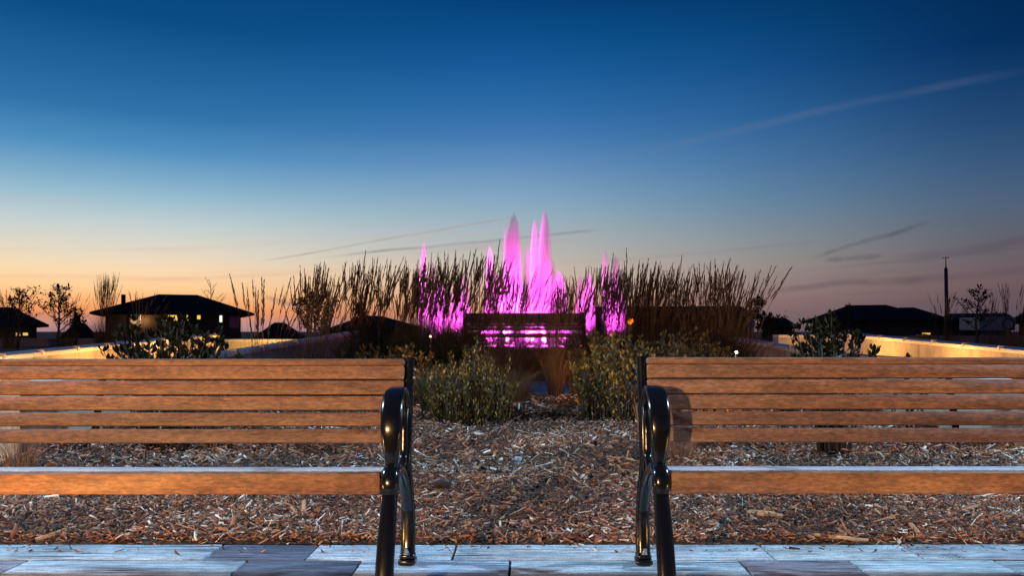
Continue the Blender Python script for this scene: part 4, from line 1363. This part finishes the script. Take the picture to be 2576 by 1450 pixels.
# ------------------------------------------------------------------ person far behind the right reed row
def person(px, d, feet, height, label, name='person', rz=0):
    z0 = gz(X(px, d), d)
    o = empty(name, (X(px, d), d, z0), rz)
    tag(o, label, 'person')
    M_SKIN = mat('skin', (.34, .18, .13), .55)
    M_SHIRT = mat('dark_shirt', (.02, .018, .03), .8)
    M_SHORT = mat('purple_shorts', (.10, .07, .20), .8)
    M_HAIR = mat('dark_hair', (.015, .01, .008), .6)
    def skin(nm, pts, edges, rad, m, root=0, sub=2):
        me = bpy.data.meshes.new(nm)
        me.from_pydata([tuple(Vector(p)*height/1.75) for p in pts], edges, [])
        me.materials.append(m)
        ob = link(nm, me, o)
        md = ob.modifiers.new('skin', 'SKIN')
        for v, r_ in zip(me.skin_vertices[0].data, rad):
            v.radius = (r_[0]*height/1.75, r_[1]*height/1.75) if isinstance(r_, tuple) else (r_*height/1.75,)*2
        me.skin_vertices[0].data[root].use_root = True
        md.use_smooth_shade = True
        s_ = ob.modifiers.new('sub', 'SUBSURF'); s_.levels = sub; s_.render_levels = sub
        return ob
    P = [(0, 0, .95), (0, .01, 1.12), (0, .01, 1.30), (0, .015, 1.43), (0, 0, 1.50), (0, -.01, 1.60), (0, -.015, 1.70)]
    R = [(.15, .10), (.135, .09), (.155, .10), (.12, .075), .052, (.075, .09), (.062, .078)]
    E_ = [(0, 1), (1, 2), (2, 3), (3, 4), (4, 5), (5, 6)]
    for s_ in (-1, 1):
        i = len(P)
        P += [(s_*.19, .02, 1.42), (s_*.25, .03, 1.15), (s_*.20, -.14, 1.0), (s_*.12, -.24, 1.02), (s_*.095, -.30, 1.02)]
        R += [.055, .043, .034, .026, (.022, .034)]
        E_ += [(3, i), (i, i+1), (i+1, i+2), (i+2, i+3), (i+3, i+4)]
        j = len(P)
        P += [(s_*.095, 0, .88), (s_*.10, -.015, .50), (s_*.10, .02, .10), (s_*.105, -.03, .035), (s_*.11, -.15, .03)]
        R += [.085, .058, .038, (.04, .035), (.04, .025)]
        E_ += [(0, j), (j, j+1), (j+1, j+2), (j+2, j+3), (j+3, j+4)]
    skin('body', P, E_, R, M_SKIN)
    sh = [(0, 0, .92), (0, .01, 1.12), (0, .01, 1.30), (0, .015, 1.42), (-.17, .02, 1.42), (.17, .02, 1.42), (-.225, .025, 1.27), (.225, .025, 1.27)]
    skin('shirt', sh, [(0, 1), (1, 2), (2, 3), (3, 4), (3, 5), (4, 6), (5, 7)], [(.17, .115), (.152, .105), (.17, .115), (.13, .085), .068, .068, .062, .062], M_SHIRT)
    st = [(0, 0, .95), (-.098, 0, .84), (.098, 0, .84), (-.103, -.01, .60), (.103, -.01, .60)]
    skin('shorts', st, [(0, 1), (0, 2), (1, 3), (2, 4)], [(.165, .115), .105, .105, .092, .092], M_SHORT)
    hr = MB()
    hr.lathe([(.02, .10), (.06, .09), (.088, .05), (.096, 0), (.085, -.06), (.06, -.09)], (0, .022, 1.655), 14)
    hr.v = [tuple(Vector(v)*height/1.75) for v in hr.v]
    hr.build('hair', M_HAIR, o, True)
    fc = MB()
    for s_ in (-1, 1): fc.lathe([(.004, -.008), (.011, 0), (.004, .008)], (s_*.03, -.098, 1.655), 8)
    fc.v = [tuple(Vector(v)*height/1.75) for v in fc.v]
    fc.build('eyes', M_HAIR, o, True)
    return o
person(1888, 36, 0, 1.62, 'person in dark shirt and purple shorts standing by the dark young tree', rz=2.4)

# ------------------------------------------------------------------ fountain
d = 21.0
FZ = .56
ft = empty('fountain', (X(1322, d), d, FZ))
tag(ft, 'ground fountain throwing glowing pink water jets behind the dark bench', 'fountain')
MB().lathe([(2.9, -.02), (2.9, .05), (2.75, .06), (2.7, .03), (.3, .025)], seg=40).build('basin', M_PATH, ft, auto=40)
def water_mat():
    m = bpy.data.materials.new('water_spray')
    m.use_nodes = True
    t = m.node_tree
    for n in list(t.nodes): t.nodes.remove(n)
    out = t.nodes.new('ShaderNodeOutputMaterial')
    tr = t.nodes.new('ShaderNodeBsdfTransparent')
    di = t.nodes.new('ShaderNodeBsdfTranslucent'); di.inputs[0].default_value = (.9, .9, .9, 1)
    mx = t.nodes.new('ShaderNodeMixShader'); mx.inputs[0].default_value = .02
    t.links.new(tr.outputs[0], mx.inputs[1]); t.links.new(di.outputs[0], mx.inputs[2])
    t.links.new(mx.outputs[0], out.inputs['Surface'])
    vo = t.nodes.new('ShaderNodeVolumeScatter')
    vo.inputs['Color'].default_value = (.95, .95, .95, 1)
    vo.inputs['Density'].default_value = 4.2
    vo.inputs['Anisotropy'].default_value = .0
    t.links.new(vo.outputs[0], out.inputs['Volume'])
    return m
M_SPRAY = water_mat()
def stream_mat():
    m = bpy.data.materials.new('water_stream')
    m.use_nodes = True
    t = m.node_tree
    for n in list(t.nodes): t.nodes.remove(n)
    out = t.nodes.new('ShaderNodeOutputMaterial')
    tr = t.nodes.new('ShaderNodeBsdfTransparent')
    di = t.nodes.new('ShaderNodeBsdfTranslucent'); di.inputs[0].default_value = (.95, .95, .95, 1)
    mx = t.nodes.new('ShaderNodeMixShader'); mx.inputs[0].default_value = .16
    t.links.new(tr.outputs[0], mx.inputs[1]); t.links.new(di.outputs[0], mx.inputs[2])
    t.links.new(mx.outputs[0], out.inputs['Surface'])
    return m
M_STREAM = stream_mat()
PINK = (1.0, .065, .68)
M_PLENS = mat('pink_lamp_lens', (.9, .3, .7), .3, emit=(1.0, .1, .7), estr=14)
def jet(px, top, wpx, dy=0.0, lean=0.0, power=1.0, seed=0):
    dd = d+dy
    x = X(px, dd)-ft.location.x
    h = Z(top, dd)-FZ
    w = wpx/FPX*dd*.5
    base = Vector((x-lean*h, dy, .05))
    mb = MB()
    seg = 14; N = 14
    vs = []; fs = []
    for i in range(N+1):
        t = i/N
        rr = w*((1-t**4.5)**.55)*(1+.30*(1-t)**1.5)+.003
        c = base+Vector((lean*h*t, 0, h*t))
        for q in range(seg):
            a = 2*PI*q/seg
            vs.append((c.x+rr*math.cos(a), c.y+rr*math.sin(a), c.z))
    for i in range(N):
        for q in range(seg):
            q2 = (q+1) % seg
            fs.append((i*seg+q, i*seg+q2, (i+1)*seg+q2, (i+1)*seg+q))
    fs.append(tuple(range(seg-1, -1, -1))); fs.append(tuple(range(N*seg, (N+1)*seg)))
    mb.add(vs, fs)
    j = mb.build('water_jet', M_SPRAY, ft, True)
    g = np.random.default_rng(seed)
    n = int(10+h*7)
    a = g.uniform(0, 2*PI, n); q = w*.75*np.sqrt(g.uniform(0, 1, n))
    b = np.stack([base.x+q*.5*np.cos(a), base.y+q*.5*np.sin(a), np.full(n, base.z)], 1)
    ln = h*(.55+.42*g.uniform(0, 1, n))*(1-.25*q/w)
    V, F, _ = ribbons(b, np.stack([np.cos(a), np.sin(a)], 1), ln, q*.8, np.full(n, .022), np.full(n, .008), 6, g, (lean, 0))
    link('streams', np_mesh('streams', V, F, M_STREAM), j)['kind'] = 'stuff'
    ls = MB().lathe([(.07, 0), (.07, .02), (.05, .03)], (base.x, base.y-.55, .055), 12).build('lamp_lens', M_PLENS, j, True)
    L_ = bpy.data.lights.new('jet_light', 'SPOT')
    L_.energy = 1350*power*max(.75, (h/2.2)**2)*(2.3 if h > 2.6 else 1); L_.color = PINK
    L_.spot_size = math.radians(46); L_.spot_blend = .6; L_.shadow_soft_size = .06
    lo = bpy.data.objects.new('jet_light', L_)
    C.objects.link(lo)
    lo.parent = j
    lo.location = (base.x, base.y-.55, .12)
    lo.rotation_euler = (Vector((0, -.55, .12-h*.62))).to_track_quat('Z', 'Y').to_euler()
    return j
JETS = [(1067, 607, 20, .2, .02), (1089, 662, 24, -.5, .0), (1103, 712, 44, .4, -.02), (1150, 712, 34, .2, .02), (1168, 686, 32, 0, .02), (1232, 622, 22, .6, 0), (1243, 684, 40, -.4, 0),
        (1293, 536, 40, 0, .01), (1276, 560, 22, .4, 0), (1290, 690, 76, .7, 0), (1326, 618, 22, .8, 0), (1345, 553, 24, .1, 0), (1371, 527, 32, -.3, .005), (1360, 706, 56, .6, 0), (1389, 652, 22, .5, 0),
        (1404, 684, 44, 0, -.02), (1459, 695, 24, -.2, -.01), (1480, 690, 32, .3, 0), (1522, 630, 20, .2, -.02), (1548, 645, 32, -.2, .0), (1552, 716, 54, .3, 0)]
JETS += [(1334, 792, 66, -.7, 0), (1230, 800, 50, -.7, 0), (1412, 800, 50, -.7, 0)]
for i, (px, tp, w, dy, le) in enumerate(JETS): jet(px, tp, w, dy, le, 1.0 if tp < 780 else 1.6, 300+i)
# the pool of pink light at the foot of the jets
for i, px in enumerate((1100, 1235, 1330, 1400, 1540)):
    point('pool_light', (X(px, d)-ft.location.x, -.7, .35), 5 if px != 1330 else 40, PINK, .08, ft)
